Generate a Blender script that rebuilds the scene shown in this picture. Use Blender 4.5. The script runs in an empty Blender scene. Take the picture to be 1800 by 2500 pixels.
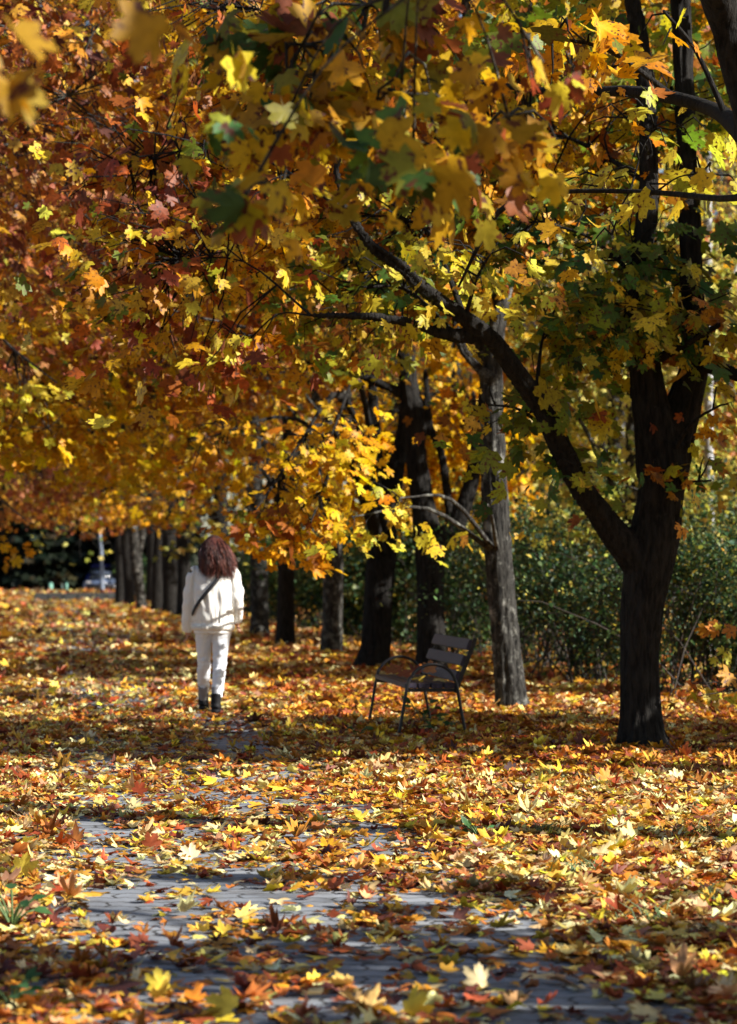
import bpy, bmesh, math, random
import numpy as np
from mathutils import Vector, Matrix, noise
rng = np.random.default_rng(11); random.seed(11)
C = bpy.context.scene.collection
F, H, HOR = 5903.0, 1.34, 1400.0
PITCH = math.atan((HOR-1250)/F)
EL, PHI = math.radians(31), math.radians(19)
SUN = np.array([math.cos(EL)*math.cos(PHI), -math.cos(EL)*math.sin(PHI), math.sin(EL)])
nrm = lambda v: v/np.maximum(np.linalg.norm(v, axis=-1, keepdims=True), 1e-9)

# ---------------------------------------------------------------- camera geometry used to lay the place out from the photo
def ray(px, py):
    x, u, y = (px-900)/F, -(py-1250)/F, 1.0
    c, s = math.cos(PITCH), math.sin(PITCH)
    return np.array([x, y*c-u*s, y*s+u*c])
def at(px, py, D):
    d = ray(px, py); return np.array([0, 0, H]) + d*(D/d[1])
def gr(px, py):
    d = ray(px, py); return np.array([0, 0, H]) + d*(-H/d[2])
def to_px(P):
    c, s = math.cos(PITCH), math.sin(PITCH)
    y = np.maximum(P[:, 1]*c+(P[:, 2]-H)*s, .1); u = -P[:, 1]*s+(P[:, 2]-H)*c
    return 900+F*P[:, 0]/y, 1250-F*u/y

# ---------------------------------------------------------------- objects
def link(name, data, parent=None, loc=(0, 0, 0)):
    o = bpy.data.objects.new(name, data); C.objects.link(o); o.location = loc
    if parent is not None: o.parent = parent
    return o
def tag(o, label=None, cat=None, group=None, kind=None):
    if label: o['label'] = label
    if cat: o['category'] = cat
    if group: o['group'] = group
    if kind: o['kind'] = kind
    return o
def thing(name, label, cat, loc, group=None, rz=0):
    o = link(name, None, None, loc); o.rotation_euler = (0, 0, rz); o.empty_display_size = .2
    return tag(o, label, cat, group)
def tri_data(name, V, T, mat, col=None, smooth=False):
    me = bpy.data.meshes.new(name)
    V = np.ascontiguousarray(V, np.float32); T = np.ascontiguousarray(T, np.int32)
    n, m = len(V), len(T)
    k = T.shape[1]
    me.vertices.add(n); me.vertices.foreach_set('co', V.ravel())
    me.loops.add(k*m); me.loops.foreach_set('vertex_index', T.ravel())
    me.polygons.add(m); me.polygons.foreach_set('loop_start', np.arange(0, k*m, k, dtype=np.int32))
    if smooth: me.polygons.foreach_set('use_smooth', np.ones(m, bool))
    me.update(calc_edges=True)
    if col is not None:
        a = me.attributes.new('col', 'FLOAT_COLOR', 'FACE')
        a.data.foreach_set('color', np.concatenate([col, np.ones((m, 1))], 1).astype(np.float32).ravel())
    me.materials.append(mat)
    return me
def mesh_obj(name, V, T, mat, parent=None, col=None, smooth=False):
    V = np.asarray(V, float)
    if parent is not None: V = V-np.array(parent.matrix_basis.translation)
    return link(name, tri_data(name, V, T, mat, col, smooth), parent)
def bm_obj(name, bm, mat, parent=None, smooth=False, loc=(0, 0, 0)):
    me = bpy.data.meshes.new(name); bm.to_mesh(me); bm.free(); me.materials.append(mat)
    if smooth:
        for p in me.polygons: p.use_smooth = True
    return link(name, me, parent, loc)
def remesh(o, voxel, smooth=0, factor=.5):
    m = o.modifiers.new('r', 'REMESH'); m.mode = 'VOXEL'; m.voxel_size = voxel; m.use_smooth_shade = True
    if smooth:
        s = o.modifiers.new('s', 'SMOOTH'); s.iterations = smooth; s.factor = factor
    dg = bpy.context.evaluated_depsgraph_get(); dg.update()
    me = bpy.data.meshes.new_from_object(o.evaluated_get(dg)); mats = list(o.data.materials)
    o.modifiers.clear(); o.data = me; me.materials.clear()
    for x in mats: me.materials.append(x)
    me.polygons.foreach_set('use_smooth', np.ones(len(me.polygons), bool)); me.update()
def displace(o, fn):
    me = o.data; n = len(me.vertices)
    co = np.empty(n*3, np.float32); me.vertices.foreach_get('co', co); co = co.reshape(-1, 3)
    no = np.empty(n*3, np.float32); me.vertex_normals.foreach_get('vector', no); no = no.reshape(-1, 3)
    co = co+no*fn(co, no)[:, None]; me.vertices.foreach_set('co', co.astype(np.float32).ravel()); me.update()

# ---------------------------------------------------------------- noise
TAB = rng.random((256, 256))
def vn(x, y, seed=0):
    x = np.asarray(x, float)+seed*17.13; y = np.asarray(y, float)+seed*7.77
    i, j = np.floor(x).astype(int), np.floor(y).astype(int); fx, fy = x-i, y-j
    fx, fy = fx*fx*(3-2*fx), fy*fy*(3-2*fy)
    a, b = TAB[i % 256, j % 256], TAB[(i+1) % 256, j % 256]; c, d = TAB[i % 256, (j+1) % 256], TAB[(i+1) % 256, (j+1) % 256]
    return (a*(1-fx)+b*fx)*(1-fy)+(c*(1-fx)+d*fx)*fy

# where gaps are cut in the foliage to let the sun reach the ground (share of open sky towards the sun, by distance)
LB = [(0, .55), (9.2, .5), (9.5, .95), (11.5, .95), (11.8, .12), (13.3, .12), (13.7, .92), (16.8, .92), (17.4, .22), (21.9, .22), (22.3, .98), (27, .92), (28, .5),
      (31, .5), (32, .25), (41, .25), (42, .65), (46, .6), (47, .3), (51, .3), (52, .9), (60, .9), (61, .2), (66, .2), (67, .9), (75, .9), (76, .12), (87, .12), (88, 1), (103, 1), (105, .6), (400, .6)]
RB = [(0, .52), (8.3, .52), (8.9, .95), (12.3, .95), (12.6, .3), (13.1, .3), (13.4, .97), (17.2, .97), (17.7, .04), (22.6, .04), (23.2, .35), (26, .4), (29, .25), (31, .12), (60, .2), (400, .4)]
def open_sky(P):
    t = P[:, 2]/SUN[2]; gx, gd = P[:, 0]-SUN[0]*t, P[:, 1]-SUN[1]*t
    w = np.clip((gx/np.maximum(gd, 5)*F+900-700)/500, 0, 1)
    gj = gd+(vn(gx*.5, gd*.25, 3)-.5)*1.2
    p = np.interp(gj, *zip(*LB))*(1-w)+np.interp(gj, *zip(*RB))*w
    p = np.where(gx < -4.4-.05*np.clip(gd-24, 0, 80), .78, p)
    p = np.where((gx < -4) & (gx > -9) & (gd > 14.5) & (gd < 23), .95, p)
    p = np.where((gx > 3.0) & (gd < 60), .12, p)
    n = np.clip((vn(gx*1.1, gd*2.2, 5)*.6+vn(gx*3, gd*5, 6)*.4-.5)*2.1+.5, 0.001, .999)
    return p > n, np.abs(gx) < .18*gd+.4

# ---------------------------------------------------------------- materials
def new_mat(name):
    m = bpy.data.materials.new(name); m.use_nodes = True
    nt = m.node_tree; b = nt.nodes['Principled BSDF']
    return m, nt, b, nt.links.new
def N(nt, t, **kw):
    n = nt.nodes.new(t)
    for k, v in kw.items():
        if k.startswith('i_'): n.inputs[k[2:].replace('_', ' ')].default_value = v
        else: setattr(n, k, v)
    return n
def ramp(nt, stops, interp='LINEAR'):
    r = nt.nodes.new('ShaderNodeValToRGB'); e = r.color_ramp.elements; r.color_ramp.interpolation = interp
    while len(e) < len(stops): e.new(.5)
    for x, (p, c) in zip(e, stops): x.position = p; x.color = (*c, 1)
    return r
def leaf_mat(name, trans, rough=.5, spots=True, sc=38, sat=1.0):
    m, nt, b, L = new_mat(name)
    a = N(nt, 'ShaderNodeAttribute', attribute_name='col')
    tc = N(nt, 'ShaderNodeTexCoord')
    n = N(nt, 'ShaderNodeTexNoise', i_Scale=sc, i_Detail=2.0); L(tc.outputs['Object'], n.inputs['Vector'])
    r = ramp(nt, [(.28, (.72, .7, .68)), (.55, (1, 1, 1)), (.8, (1.12, 1.1, 1.05))]); L(n.outputs['Fac'], r.inputs['Fac'])
    mx = N(nt, 'ShaderNodeMix', data_type='RGBA', blend_type='MULTIPLY'); mx.inputs['Factor'].default_value = 1
    L(a.outputs['Color'], mx.inputs[6]); L(r.outputs['Color'], mx.inputs[7]); colr = mx.outputs[2]
    if spots:
        v = N(nt, 'ShaderNodeTexNoise', i_Scale=sc*.9, i_Detail=3.0, i_Roughness=.6); L(tc.outputs['Object'], v.inputs['Vector'])
        sr = ramp(nt, [(.58, (0, 0, 0)), (.62, (1, 1, 1))]); L(v.outputs['Fac'], sr.inputs['Fac'])
        m2 = N(nt, 'ShaderNodeMix', data_type='RGBA'); L(sr.outputs['Color'], m2.inputs['Factor'])
        L(colr, m2.inputs[6]); m2.inputs[7].default_value = (.12, .04, .02, 1); colr = m2.outputs[2]
    L(colr, b.inputs['Base Color']); b.inputs['Roughness'].default_value = rough
    b.inputs['Specular IOR Level'].default_value = .3
    t = N(nt, 'ShaderNodeBsdfTranslucent')
    g = N(nt, 'ShaderNodeGamma'); g.inputs['Gamma'].default_value = 1.12; L(colr, g.inputs['Color']); L(g.outputs['Color'], t.inputs['Color'])
    ms = N(nt, 'ShaderNodeMixShader'); ms.inputs['Fac'].default_value = trans
    L(b.outputs['BSDF'], ms.inputs[1]); L(t.outputs['BSDF'], ms.inputs[2])
    L(ms.outputs['Shader'], nt.nodes['Material Output'].inputs['Surface'])
    return m
def bark_mat(name, dark, light, pale, amount, fz=3.0, bump=.6, sx=26):
    m, nt, b, L = new_mat(name)
    tc = N(nt, 'ShaderNodeTexCoord')
    mp = N(nt, 'ShaderNodeMapping'); mp.inputs['Scale'].default_value = (26, 26, fz); L(tc.outputs['Object'], mp.inputs['Vector'])
    fur = N(nt, 'ShaderNodeTexNoise', i_Scale=1.0, i_Detail=5.0, i_Roughness=.62); L(mp.outputs['Vector'], fur.inputs['Vector'])
    r = ramp(nt, [(.36, dark), (.6, light)]); L(fur.outputs['Fac'], r.inputs['Fac'])
    pn = N(nt, 'ShaderNodeTexNoise', i_Scale=6.5, i_Detail=6.0, i_Roughness=.7); L(tc.outputs['Object'], pn.inputs['Vector'])
    pr = ramp(nt, [(1-amount-.08, (0, 0, 0)), (1-amount+.06, (1, 1, 1))]); L(pn.outputs['Fac'], pr.inputs['Fac'])
    mx = N(nt, 'ShaderNodeMix', data_type='RGBA'); L(pr.outputs['Color'], mx.inputs['Factor']); L(r.outputs['Color'], mx.inputs[6])
    pr2 = ramp(nt, [(.35, tuple(x*.55 for x in pale)), (.65, pale)]); L(fur.outputs['Fac'], pr2.inputs['Fac']); L(pr2.outputs['Color'], mx.inputs[7])
    L(mx.outputs[2], b.inputs['Base Color']); b.inputs['Roughness'].default_value = .9; b.inputs['Specular IOR Level'].default_value = .15
    bp = N(nt, 'ShaderNodeBump', i_Strength=bump, i_Distance=.05); L(fur.outputs['Fac'], bp.inputs['Height']); L(bp.outputs['Normal'], b.inputs['Normal'])
    return m
def plain(name, c, rough=.6, metal=0.0, nscale=0, namp=.25, bump=0, spec=.5):
    m, nt, b, L = new_mat(name)
    b.inputs['Base Color'].default_value = (*c, 1); b.inputs['Roughness'].default_value = rough; b.inputs['Metallic'].default_value = metal
    b.inputs['Specular IOR Level'].default_value = spec
    if nscale:
        tc = N(nt, 'ShaderNodeTexCoord'); n = N(nt, 'ShaderNodeTexNoise', i_Scale=nscale, i_Detail=4.0); L(tc.outputs['Object'], n.inputs['Vector'])
        r = ramp(nt, [(.3, tuple(x*(1-namp) for x in c)), (.7, tuple(min(1, x*(1+namp)) for x in c))]); L(n.outputs['Fac'], r.inputs['Fac']); L(r.outputs['Color'], b.inputs['Base Color'])
        if bump:
            bp = N(nt, 'ShaderNodeBump', i_Strength=bump, i_Distance=.01); L(n.outputs['Fac'], bp.inputs['Height']); L(bp.outputs['Normal'], b.inputs['Normal'])
    return m
LEAF = leaf_mat('leaf', .44)
LEAF_NEAR = leaf_mat('leaf_blotched', .52, spots=True, sc=24)
LITTER = leaf_mat('fallen_leaf', .12, .55, False, 30)
GREEN = leaf_mat('green_leaf', .35, .5, False)
BARK_DARK = bark_mat('bark_dark', (.007, .0065, .006), (.024, .022, .02), (.06, .06, .052), .3, 6.0, 1.0)  # shade put into the bark colour, lowered until shaded trunks go black
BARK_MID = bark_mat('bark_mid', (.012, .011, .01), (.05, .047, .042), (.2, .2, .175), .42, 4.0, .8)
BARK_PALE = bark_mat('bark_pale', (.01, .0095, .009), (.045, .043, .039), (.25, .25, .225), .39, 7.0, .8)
BARK_BIRCH = bark_mat('bark_birch', (.06, .06, .06), (.35, .35, .35), (.42, .43, .45), .6, 30.0, .3)
BARK_TWIG = plain('twig_bark', (.045, .036, .03), .85)

# ---------------------------------------------------------------- tubes
def tubes(P, R, S=4):
    """P (n,K,3) polylines, R (n,K) radii -> quads"""
    P = np.asarray(P, float); R = np.asarray(R, float); n, K, _ = P.shape
    T = nrm(np.gradient(P, axis=1))
    ref = np.where(np.abs(T[..., 2:3]) > .8, np.array([1., 0, 0]), np.array([0, 0, 1.]))
    A = nrm(np.cross(T, ref)); B = np.cross(T, A)
    th = np.arange(S)*2*np.pi/S
    V = P[:, :, None]+R[:, :, None, None]*(A[:, :, None]*np.cos(th)[None, None, :, None]+B[:, :, None]*np.sin(th)[None, None, :, None])
    idx = np.arange(n*K*S).reshape(n, K, S)
    q = np.stack([idx[:, :-1], np.roll(idx, -1, 2)[:, :-1], np.roll(idx, -1, 2)[:, 1:], idx[:, 1:]], -1).reshape(-1, 4)
    return V.reshape(-1, 3), q
def spline(pts, K):
    p = np.asarray(pts, float); n = len(p)
    if n == 2: return p[0]+(p[1]-p[0])*np.linspace(0, 1, K)[:, None]
    q = np.vstack([2*p[0]-p[1], p, 2*p[-1]-p[-2]]); out = []
    for t in np.linspace(0, n-1-1e-6, K):
        i = int(t); u = t-i; a, b, c, d = q[i:i+4]
        out.append(.5*((2*b)+(c-a)*u+(2*a-5*b+4*c-d)*u*u+(3*b-a-3*c+d)*u**3))
    return np.array(out)
def limb(pts, K, S, seed, rough=.05):
    """pts [(x,y,z,r)] -> closed rough tube, returns V, quads, path"""
    sp = spline(pts, K); path, r = sp[:, :3], np.maximum(sp[:, 3], .004)
    V, q = tubes(path[None], r[None], S)
    V = V.reshape(K, S, 3); th = np.arange(S)/S
    ln = np.concatenate([[0], np.cumsum(np.linalg.norm(np.diff(path, axis=0), axis=1))])
    a = np.abs(th*2-1)
    n1 = vn(np.add.outer(ln*1.1, 0*a)+seed*3.1, np.add.outer(0*ln, a*5)+seed, 1)-.5
    n2 = vn(np.add.outer(ln*2.2, 0*th)+seed*1.7, np.add.outer(0*ln, np.abs(np.sin(th*np.pi*5))*6)+seed, 2)-.5
    k = 1+rough*(1.8*n1+1.2*n2)
    V = path[:, None]+(V-path[:, None])*k[..., None]
    c = np.array([path[0], path[-1]]); base = K*S
    V = np.vstack([V.reshape(-1, 3), c])
    f = [(base, (j+1) % S, j, j) for j in range(S)]+[(base+1, base-S+j, base-S+(j+1) % S, base-S+(j+1) % S) for j in range(S)]
    return V, q, [x[:3] for x in f], path, r
class Wood:
    def __init__(s): s.V = []; s.Q = []; s.T = []; s.n = 0; s.path = []
    def add(s, pts, K=None, S=12, seed=0, rough=.05, skel=True):
        L = sum(np.linalg.norm(np.subtract(a[:3], b[:3])) for a, b in zip(pts, pts[1:]))
        V, q, t, p, r = limb(pts, K or max(4, int(L*5)), S, seed, rough)
        s.V.append(V); s.Q.append(q+s.n); s.T += [tuple(i+s.n for i in x) for x in t]; s.n += len(V)
        if skel: s.path.append(np.concatenate([p, r[:, None]], 1))
    def addtubes(s, P, R, S=3):
        V, q = tubes(P, R, S); s.V.append(V); s.Q.append(q+s.n); s.n += len(V)
    def build(s, name, mat, parent, smooth=True):
        V = np.vstack(s.V)-np.array(parent.matrix_basis.translation); Q = np.vstack(s.Q)
        tq = np.array(s.T, int).reshape(-1, 3)
        me = bpy.data.meshes.new(name); m = len(Q); k = len(tq)
        me.vertices.add(len(V)); me.vertices.foreach_set('co', V.astype(np.float32).ravel())
        me.loops.add(4*m+3*k); me.loops.foreach_set('vertex_index', np.concatenate([Q.ravel(), tq.ravel()]).astype(np.int32))
        me.polygons.add(m+k); me.polygons.foreach_set('loop_start', np.concatenate([np.arange(m)*4, 4*m+np.arange(k)*3]).astype(np.int32))
        me.polygons.foreach_set('use_smooth', np.full(m+k, smooth)); me.update(calc_edges=True); me.materials.append(mat)
        return link(name, me, parent)

# ---------------------------------------------------------------- leaves
def outline(half):
    pts = [(math.sin(math.radians(a))*r, math.cos(math.radians(a))*r) for a, r in half]
    return np.array(pts+[(-x, y) for x, y in pts[::-1] if abs(x) > 1e-6])
O0 = outline([(0, 1), (8, .83), (16, .88), (21, .68), (26, .56), (32, .68), (37, .86), (47, .98), (54, .8), (62, .84), (68, .64), (77, .5), (88, .6), (104, .72), (116, .54), (138, .42), (165, .16)])
O1 = outline([(0, 1), (14, .86), (26, .57), (38, .84), (47, .97), (61, .82), (77, .5), (104, .7), (138, .42), (168, .12)])
O2 = outline([(0, 1), (26, .62), (48, .97), (78, .54), (104, .68), (170, .16)])
O3 = np.array([(0, 1), (.5, .45), (.62, -.05), (0, -.25), (-.62, -.05), (-.5, .45)])
OS = np.array([(0, 1), (.14, .7), (.1, .25), (.03, 0), (-.05, .3), (-.12, .75)])         # a hanging maple key
OE = np.array([(0, 1), (.3, .62), (.34, .3), (.16, .02), (-.16, .02), (-.34, .3), (-.3, .62)])  # a plain oval leaf
TEMPL = []
for o in (O0, O1, O2, O3, OS, OE):
    c = np.array([[0, .1]]) if o is not OS else np.array([[.02, .5]])
    v = np.vstack([c, o]); n = len(o)
    t = np.array([(0, 1+(i+1) % n, 1+i) for i in range(n)])
    TEMPL.append((v, t))
v, t = TEMPL[0]; k = len(v)                                                               # nearest leaves carry their stalk
TEMPL[0] = (np.vstack([v, [(-.012, 0), (.012, 0), (.05, -.75)]]), np.vstack([t, [(k, k+1, k+2)]]))
class Leaves:
    def __init__(s): s.V = []; s.T = []; s.C = []; s.n = 0; s.count = 0
    def add(s, pos, tip, nor, size, col, lod, curl=.25, wid=(.82, 1.12), jag=0.):
        if not len(pos): return
        tv, tt = TEMPL[lod]; n = len(pos)
        y = nrm(tip); z = nrm(nor-y*np.sum(nor*y, 1, keepdims=True)); x = np.cross(y, z)
        c1 = rng.normal(-curl*.5, curl, (n, 1)); c2 = rng.normal(curl*.5, curl, (n, 1)); c3 = rng.normal(0, curl*.8, (n, 1))
        X, Y = tv[:, 0][None], tv[:, 1][None]
        Z = c1*(X*X+Y*Y)+c2*np.abs(X)+c3*X*Y
        sx = rng.uniform(*wid, (n, 1))
        if jag: q_ = 1+rng.normal(0, jag, (n, len(tv))); X, Y, Z = X*q_, Y*q_, Z*q_
        V = pos[:, None]+size[:, None, None]*((X*sx)[..., None]*x[:, None]+(Y+0*c1)[..., None]*y[:, None]+Z[..., None]*z[:, None])
        T = (np.arange(n)*len(tv))[:, None, None]+tt[None]
        s.V.append(V.reshape(-1, 3)); s.T.append(T.reshape(-1, 3)+s.n); s.n += n*len(tv); s.count += n
        s.C.append(np.repeat(col, len(tt), 0))
    def build(s, name, mat, parent):
        if not s.V: return None
        return mesh_obj(name, np.vstack(s.V), np.vstack(s.T), mat, parent, np.vstack(s.C))
PAL = {
 'amber': [((.7, .36, .008), 4), ((.62, .26, .008), 3.2), ((.74, .48, .015), 2), ((.34, .1, .014), 1.6), ((.16, .2, .02), .6)],
 'gold': [((.8, .47, .006), 5), ((.74, .35, .006), 3), ((.82, .56, .02), 2), ((.5, .3, .012), .8)],
 'lemon': [((.78, .62, .06), 4), ((.74, .52, .035), 3), ((.52, .5, .05), 2), ((.55, .24, .03), .8)],
 'olive': [((.44, .38, .02), 3), ((.22, .28, .025), 3), ((.6, .44, .02), 2), ((.08, .17, .03), 1.8), ((.42, .17, .02), 1)],
 'green': [((.05, .13, .03), 3), ((.12, .2, .025), 3), ((.32, .33, .03), 2.5), ((.55, .42, .03), 1.3)],
 'rust': [((.44, .14, .03), 4), ((.6, .25, .025), 3.4), ((.78, .5, .06), 2), ((.26, .065, .03), 2), ((.64, .33, .02), 1.5), ((.13, .04, .03), 2)],  # pale yellow here is added as sunlit highlight
 'mix': [((.8, .58, .06), 2), ((.64, .3, .01), 4), ((.42, .11, .02), 3.2), ((.76, .5, .03), 2), ((.26, .06, .025), 2.4), ((.18, .22, .02), .7)],  # pale yellows carry added highlights too
 'pink': [((.74, .5, .1), 1.3), ((.44, .15, .075), 4), ((.56, .26, .1), 2), ((.3, .085, .045), 3), ((.62, .36, .05), 2), ((.5, .18, .02), 2)],
 'ylgreen': [((.62, .55, .08), 3), ((.42, .44, .07), 3), ((.72, .62, .18), 2), ((.2, .25, .05), 1.2)],
 'orange': [((.6, .28, .03), 4), ((.46, .17, .03), 3), ((.66, .42, .05), 2), ((.3, .1, .03), 1)],
 'shrub': [((.03, .075, .025), 4), ((.06, .11, .03), 3), ((.13, .16, .045), 1.3), ((.3, .2, .04), .25), ((.02, .05, .03), 2)],
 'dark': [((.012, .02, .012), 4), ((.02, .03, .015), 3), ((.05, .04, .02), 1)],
 'litter': [((.72, .52, .15), 4.4), ((.78, .63, .3), 4.2), ((.64, .36, .045), 2.6), ((.44, .14, .03), 3.4), ((.3, .06, .018), 3.6), ((.17, .05, .03), 2.4), ((.7, .52, .04), 1.6), ((.52, .22, .025), 2.6), ((.4, .2, .1), 1), ((.62, .45, .22), 2.2)],
 'blur': [((.42, .24, .015), 3), ((.3, .2, .02), 1)],
 'near': [((.6, .4, .02), 4), ((.52, .29, .02), 3), ((.3, .27, .03), 1.3), ((.06, .13, .03), .9), ((.26, .08, .03), 1)],
}
def pick(pal, n):
    p = PAL[pal]; c = np.array([x[0] for x in p]); w = np.array([x[1] for x in p]); return c[rng.choice(len(c), n, p=w/w.sum())]
def tint(col, amt=.2):
    n = len(col); k = np.exp(rng.normal(0, amt, (n, 1))); h = 1+rng.normal(0, .08, (n, 3))
    return np.clip(col*k*h, .004, .85)
def lod_of(size, D):
    px = size*1.4*F/np.maximum(D, 1)/2.44
    return np.where(px > 14, 0, np.where(px > 7, 1, np.where(px > 3.5, 2, 3)))
def sprays(LV, cen, out, k, pal, size, sr=.26, own=.55, gap=.9, droop=.7, seeds=0., lod=None, keep_all=False, templ=None):
    """clusters of k leaves round each centre; tips point outwards and hang"""
    n = len(cen)
    if n == 0: return
    base = pick(pal, n); kk = np.maximum(1, rng.poisson(k, n)); idx = np.repeat(np.arange(n), kk); m = len(idx)
    g = rng.normal(0, 1, (m, 3))*np.array([1, 1, .3])*sr
    rr = np.linalg.norm(g[:, :2], axis=1); g[:, 2] -= rr*.35
    pos = cen[idx]+g
    if lod == 3:                                                                           # coarse outer sprays stay outside the view
        u, v = to_px(pos); kp = (u < -140) | (u > 1940) | (v < -140) | (pos[:, 1] < .5); idx, g, pos = idx[kp], g[kp], pos[kp]; m = len(idx)
        if m == 0: return
    if not keep_all:
        a_, b_ = open_sky(pos); kp = ~(a_ & (rng.random(m) < np.where(b_ & (gap > .25), max(gap, .95), gap))); idx, g, pos = idx[kp], g[kp], pos[kp]; m = len(idx)
        if m == 0: return
    tip = nrm(g*np.array([1, 1, .3]))*.8+out[idx]*.5+rng.normal(0, .45, (m, 3)); tip[:, 2] = tip[:, 2]*.5-rng.uniform(.1, 2*droop, m)
    nor = np.array([.42, -.4, .85])+rng.normal(0, .5, (m, 3))
    col = np.where((rng.random(m) < own)[:, None], base[idx], pick(pal, m)); col = tint(col)
    sz = size*np.exp(rng.normal(0, .27, m))
    ld = lod_of(sz, pos[:, 1]) if lod is None else np.full(m, lod)
    if templ is not None: ld = np.full(m, templ)
    for q in np.unique(ld):
        w = ld == q; LV.add(pos[w], tip[w], nor[w], sz[w], col[w], int(q))
    if seeds > 0:                                                                          # bunches of dry winged seeds
        c = cen[rng.random(n) < seeds]
        if len(c):
            b = np.repeat(np.arange(len(c)), 14); g = rng.normal(0, .055, (len(b), 3)); g[:, 2] = -np.abs(g[:, 2])*2.2
            p = c[b]+g; LV.add(p, nrm(rng.normal(0, .35, (len(b), 3))+[0, 0, -1]), rng.normal(0, 1, (len(b), 3)), np.full(len(b), .075)*np.exp(rng.normal(0, .2, len(b))),
                               tint(pick('pink', len(b))*.85), 4, .15)
def ball(n, hollow=0.):
    v = nrm(rng.normal(0, 1, (n, 3))); r = rng.random((n, 1))**(1/3); return v*(hollow+(1-hollow)*r)

# ---------------------------------------------------------------- trees
class Tree:
    def __init__(s, name, label, cat, base, bark, group=None):
        s.o = thing(name, label, cat, tuple(base), group); s.base = np.array(base, float)
        s.w = Wood(); s.tw = Wood(); s.lv = Leaves(); s.bark = bark; s.S = 14
    def trunk(s, *limbs, S=14, rough=.05):
        for i, l in enumerate(limbs): s.w.add(l, S=S, seed=len(s.w.V)+s.base[0], rough=rough)
        s.skel = np.vstack(s.w.path)
    def nearest(s, p, minz=1.5):
        k = s.skel[s.skel[:, 2] > minz] if (s.skel[:, 2] > minz).any() else s.skel
        d = np.linalg.norm(k[:, :3]-p, axis=1)+np.maximum(0, k[:, 2]-p[2]+.4)*.6
        return k[np.argmin(d)]
    def bough(s, cen, rad, pal, cover=1.4, size=.105, k=11, sr=.26, seeds=0., gap=.55, droop=.7, twig=1.0, hollow=0., link_limb=True, big=0.012, lit=None, templ=None, own=.55, F_px=True):
        cen, rad = np.asarray(cen, float), np.asarray(rad, float)
        area = math.pi*rad[0]*rad[2]; la = (size*1.35)**2*.34
        n = max(2, int(cover*area/la/k)); P = cen+ball(n, hollow)*rad
        P = P[P[:, 2] > .9]; n = len(P)
        if n == 0: return
        out = nrm(P-np.append(s.base[:2], cen[2]-.5))
        u, v = to_px(P); vis = (u > -260) & (u < 2060) & (v > -320) & (P[:, 1] > 2)
        if (~vis).any():                                                                   # parts of the crown outside the view: fewer, larger sprays
            o = np.where(~vis)[0]; o = o[rng.random(len(o)) < max(.03, .9*(size/.26)**2)]
            sprays(s.lv, P[o], out[o], k, pal, .26, .5, gap=.96, lod=3)
        i = np.where(vis)[0]
        sprays(s.lv, P[i], out[i], k, pal, size, sr, gap=gap, seeds=seeds, droop=droop, templ=templ, own=own)
        if link_limb and len(i):
            a = s.nearest(cen); e = cen+(cen-a[:3])*.15; mid = (a[:3]+e)/2+np.array([0, 0, .12*np.linalg.norm(e-a[:3])])
            r0 = min(a[3]*.5, .016+.006*np.linalg.norm(e-a[:3]))
            bp = spline([(*a[:3], r0), (*mid, r0*.6), (*e, .008)], 9)
            s.tw.add([tuple(x) for x in bp], K=9, S=6, rough=.1, skel=False)
            j = i[rng.random(len(i)) < twig]
            if len(j):
                d = np.linalg.norm(P[j][:, None]-bp[None, 2:, :3], axis=2); st = bp[2:][np.argmin(d, 1)]
                E = P[j]+out[j]*.12; A = st[:, :3]; dd = E-A; ln = np.linalg.norm(dd, axis=1, keepdims=True)
                w1 = rng.normal(0, .09, (len(j), 3))*ln; w2 = rng.normal(0, .08, (len(j), 3))*ln
                pl = np.stack([A, A+dd*.35+w1+[0, 0, .03], A+dd*.7+w2+[0, 0, .02], E-[0, 0, .05]], 1)
                r = np.stack([np.minimum(st[:, 3], .011), np.full(len(j), .008), np.full(len(j), .006), np.full(len(j), .003)], 1)
                s.tw.addtubes(pl, r, 3)
    def finish(s, mat=None, remesh_v=None):
        t = s.w.build('trunk', s.bark, s.o)
        if remesh_v:
            remesh(t, remesh_v, 6)
            sd = s.base[0]
            def furrow(co, no):
                a = np.arctan2(no[:, 1], no[:, 0])
                f = vn(np.abs(a)*9+sd+vn(co[:, 2]*2, a*0, 8)*2, co[:, 2]*2.2, 4)
                g = vn(np.abs(a)*20+sd, co[:, 2]*5, 9)
                return (f-.5)*.026+(g-.5)*.014
            displace(t, furrow)
        V, T, col = [np.vstack(s.lv.V)], [np.vstack(s.lv.T)], [np.vstack(s.lv.C)]; n0 = len(T[0])
        if s.tw.V:                                                                         # the crown's own twigs, in bark
            Q = np.vstack(s.tw.Q)+len(V[0]); V.append(np.vstack(s.tw.V)); tw = np.concatenate([Q[:, [0, 1, 2]], Q[:, [0, 2, 3]]]); T.append(tw); col.append(np.full((len(tw), 3), .05))
        c = mesh_obj('crown', np.vstack(V), np.vstack(T), mat or LEAF, s.o, np.vstack(col))
        if len(T) > 1:
            c.data.materials.append(BARK_TWIG if s.bark is BARK_BIRCH else BARK_MID if s.bark is BARK_PALE else s.bark)
            mi = np.zeros(len(c.data.polygons), np.int32); mi[n0:] = 1; c.data.polygons.foreach_set('material_index', mi)
        return s.o
def pl(D, *p): return [(*at(x, y, D), r) for x, y, r in p]
def pd(*p): return [(*at(x, y, D), r) for x, y, D, r in p]
#EOF-PART1
# ================================================================ THE ROW OF MAPLES
ROW = 'maples in a row along the path'
def el(px, py, D, rx, ry, dep):
    return at(px, py, D), np.array([rx*D/F, dep, ry*D/F])
trees = []
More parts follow.
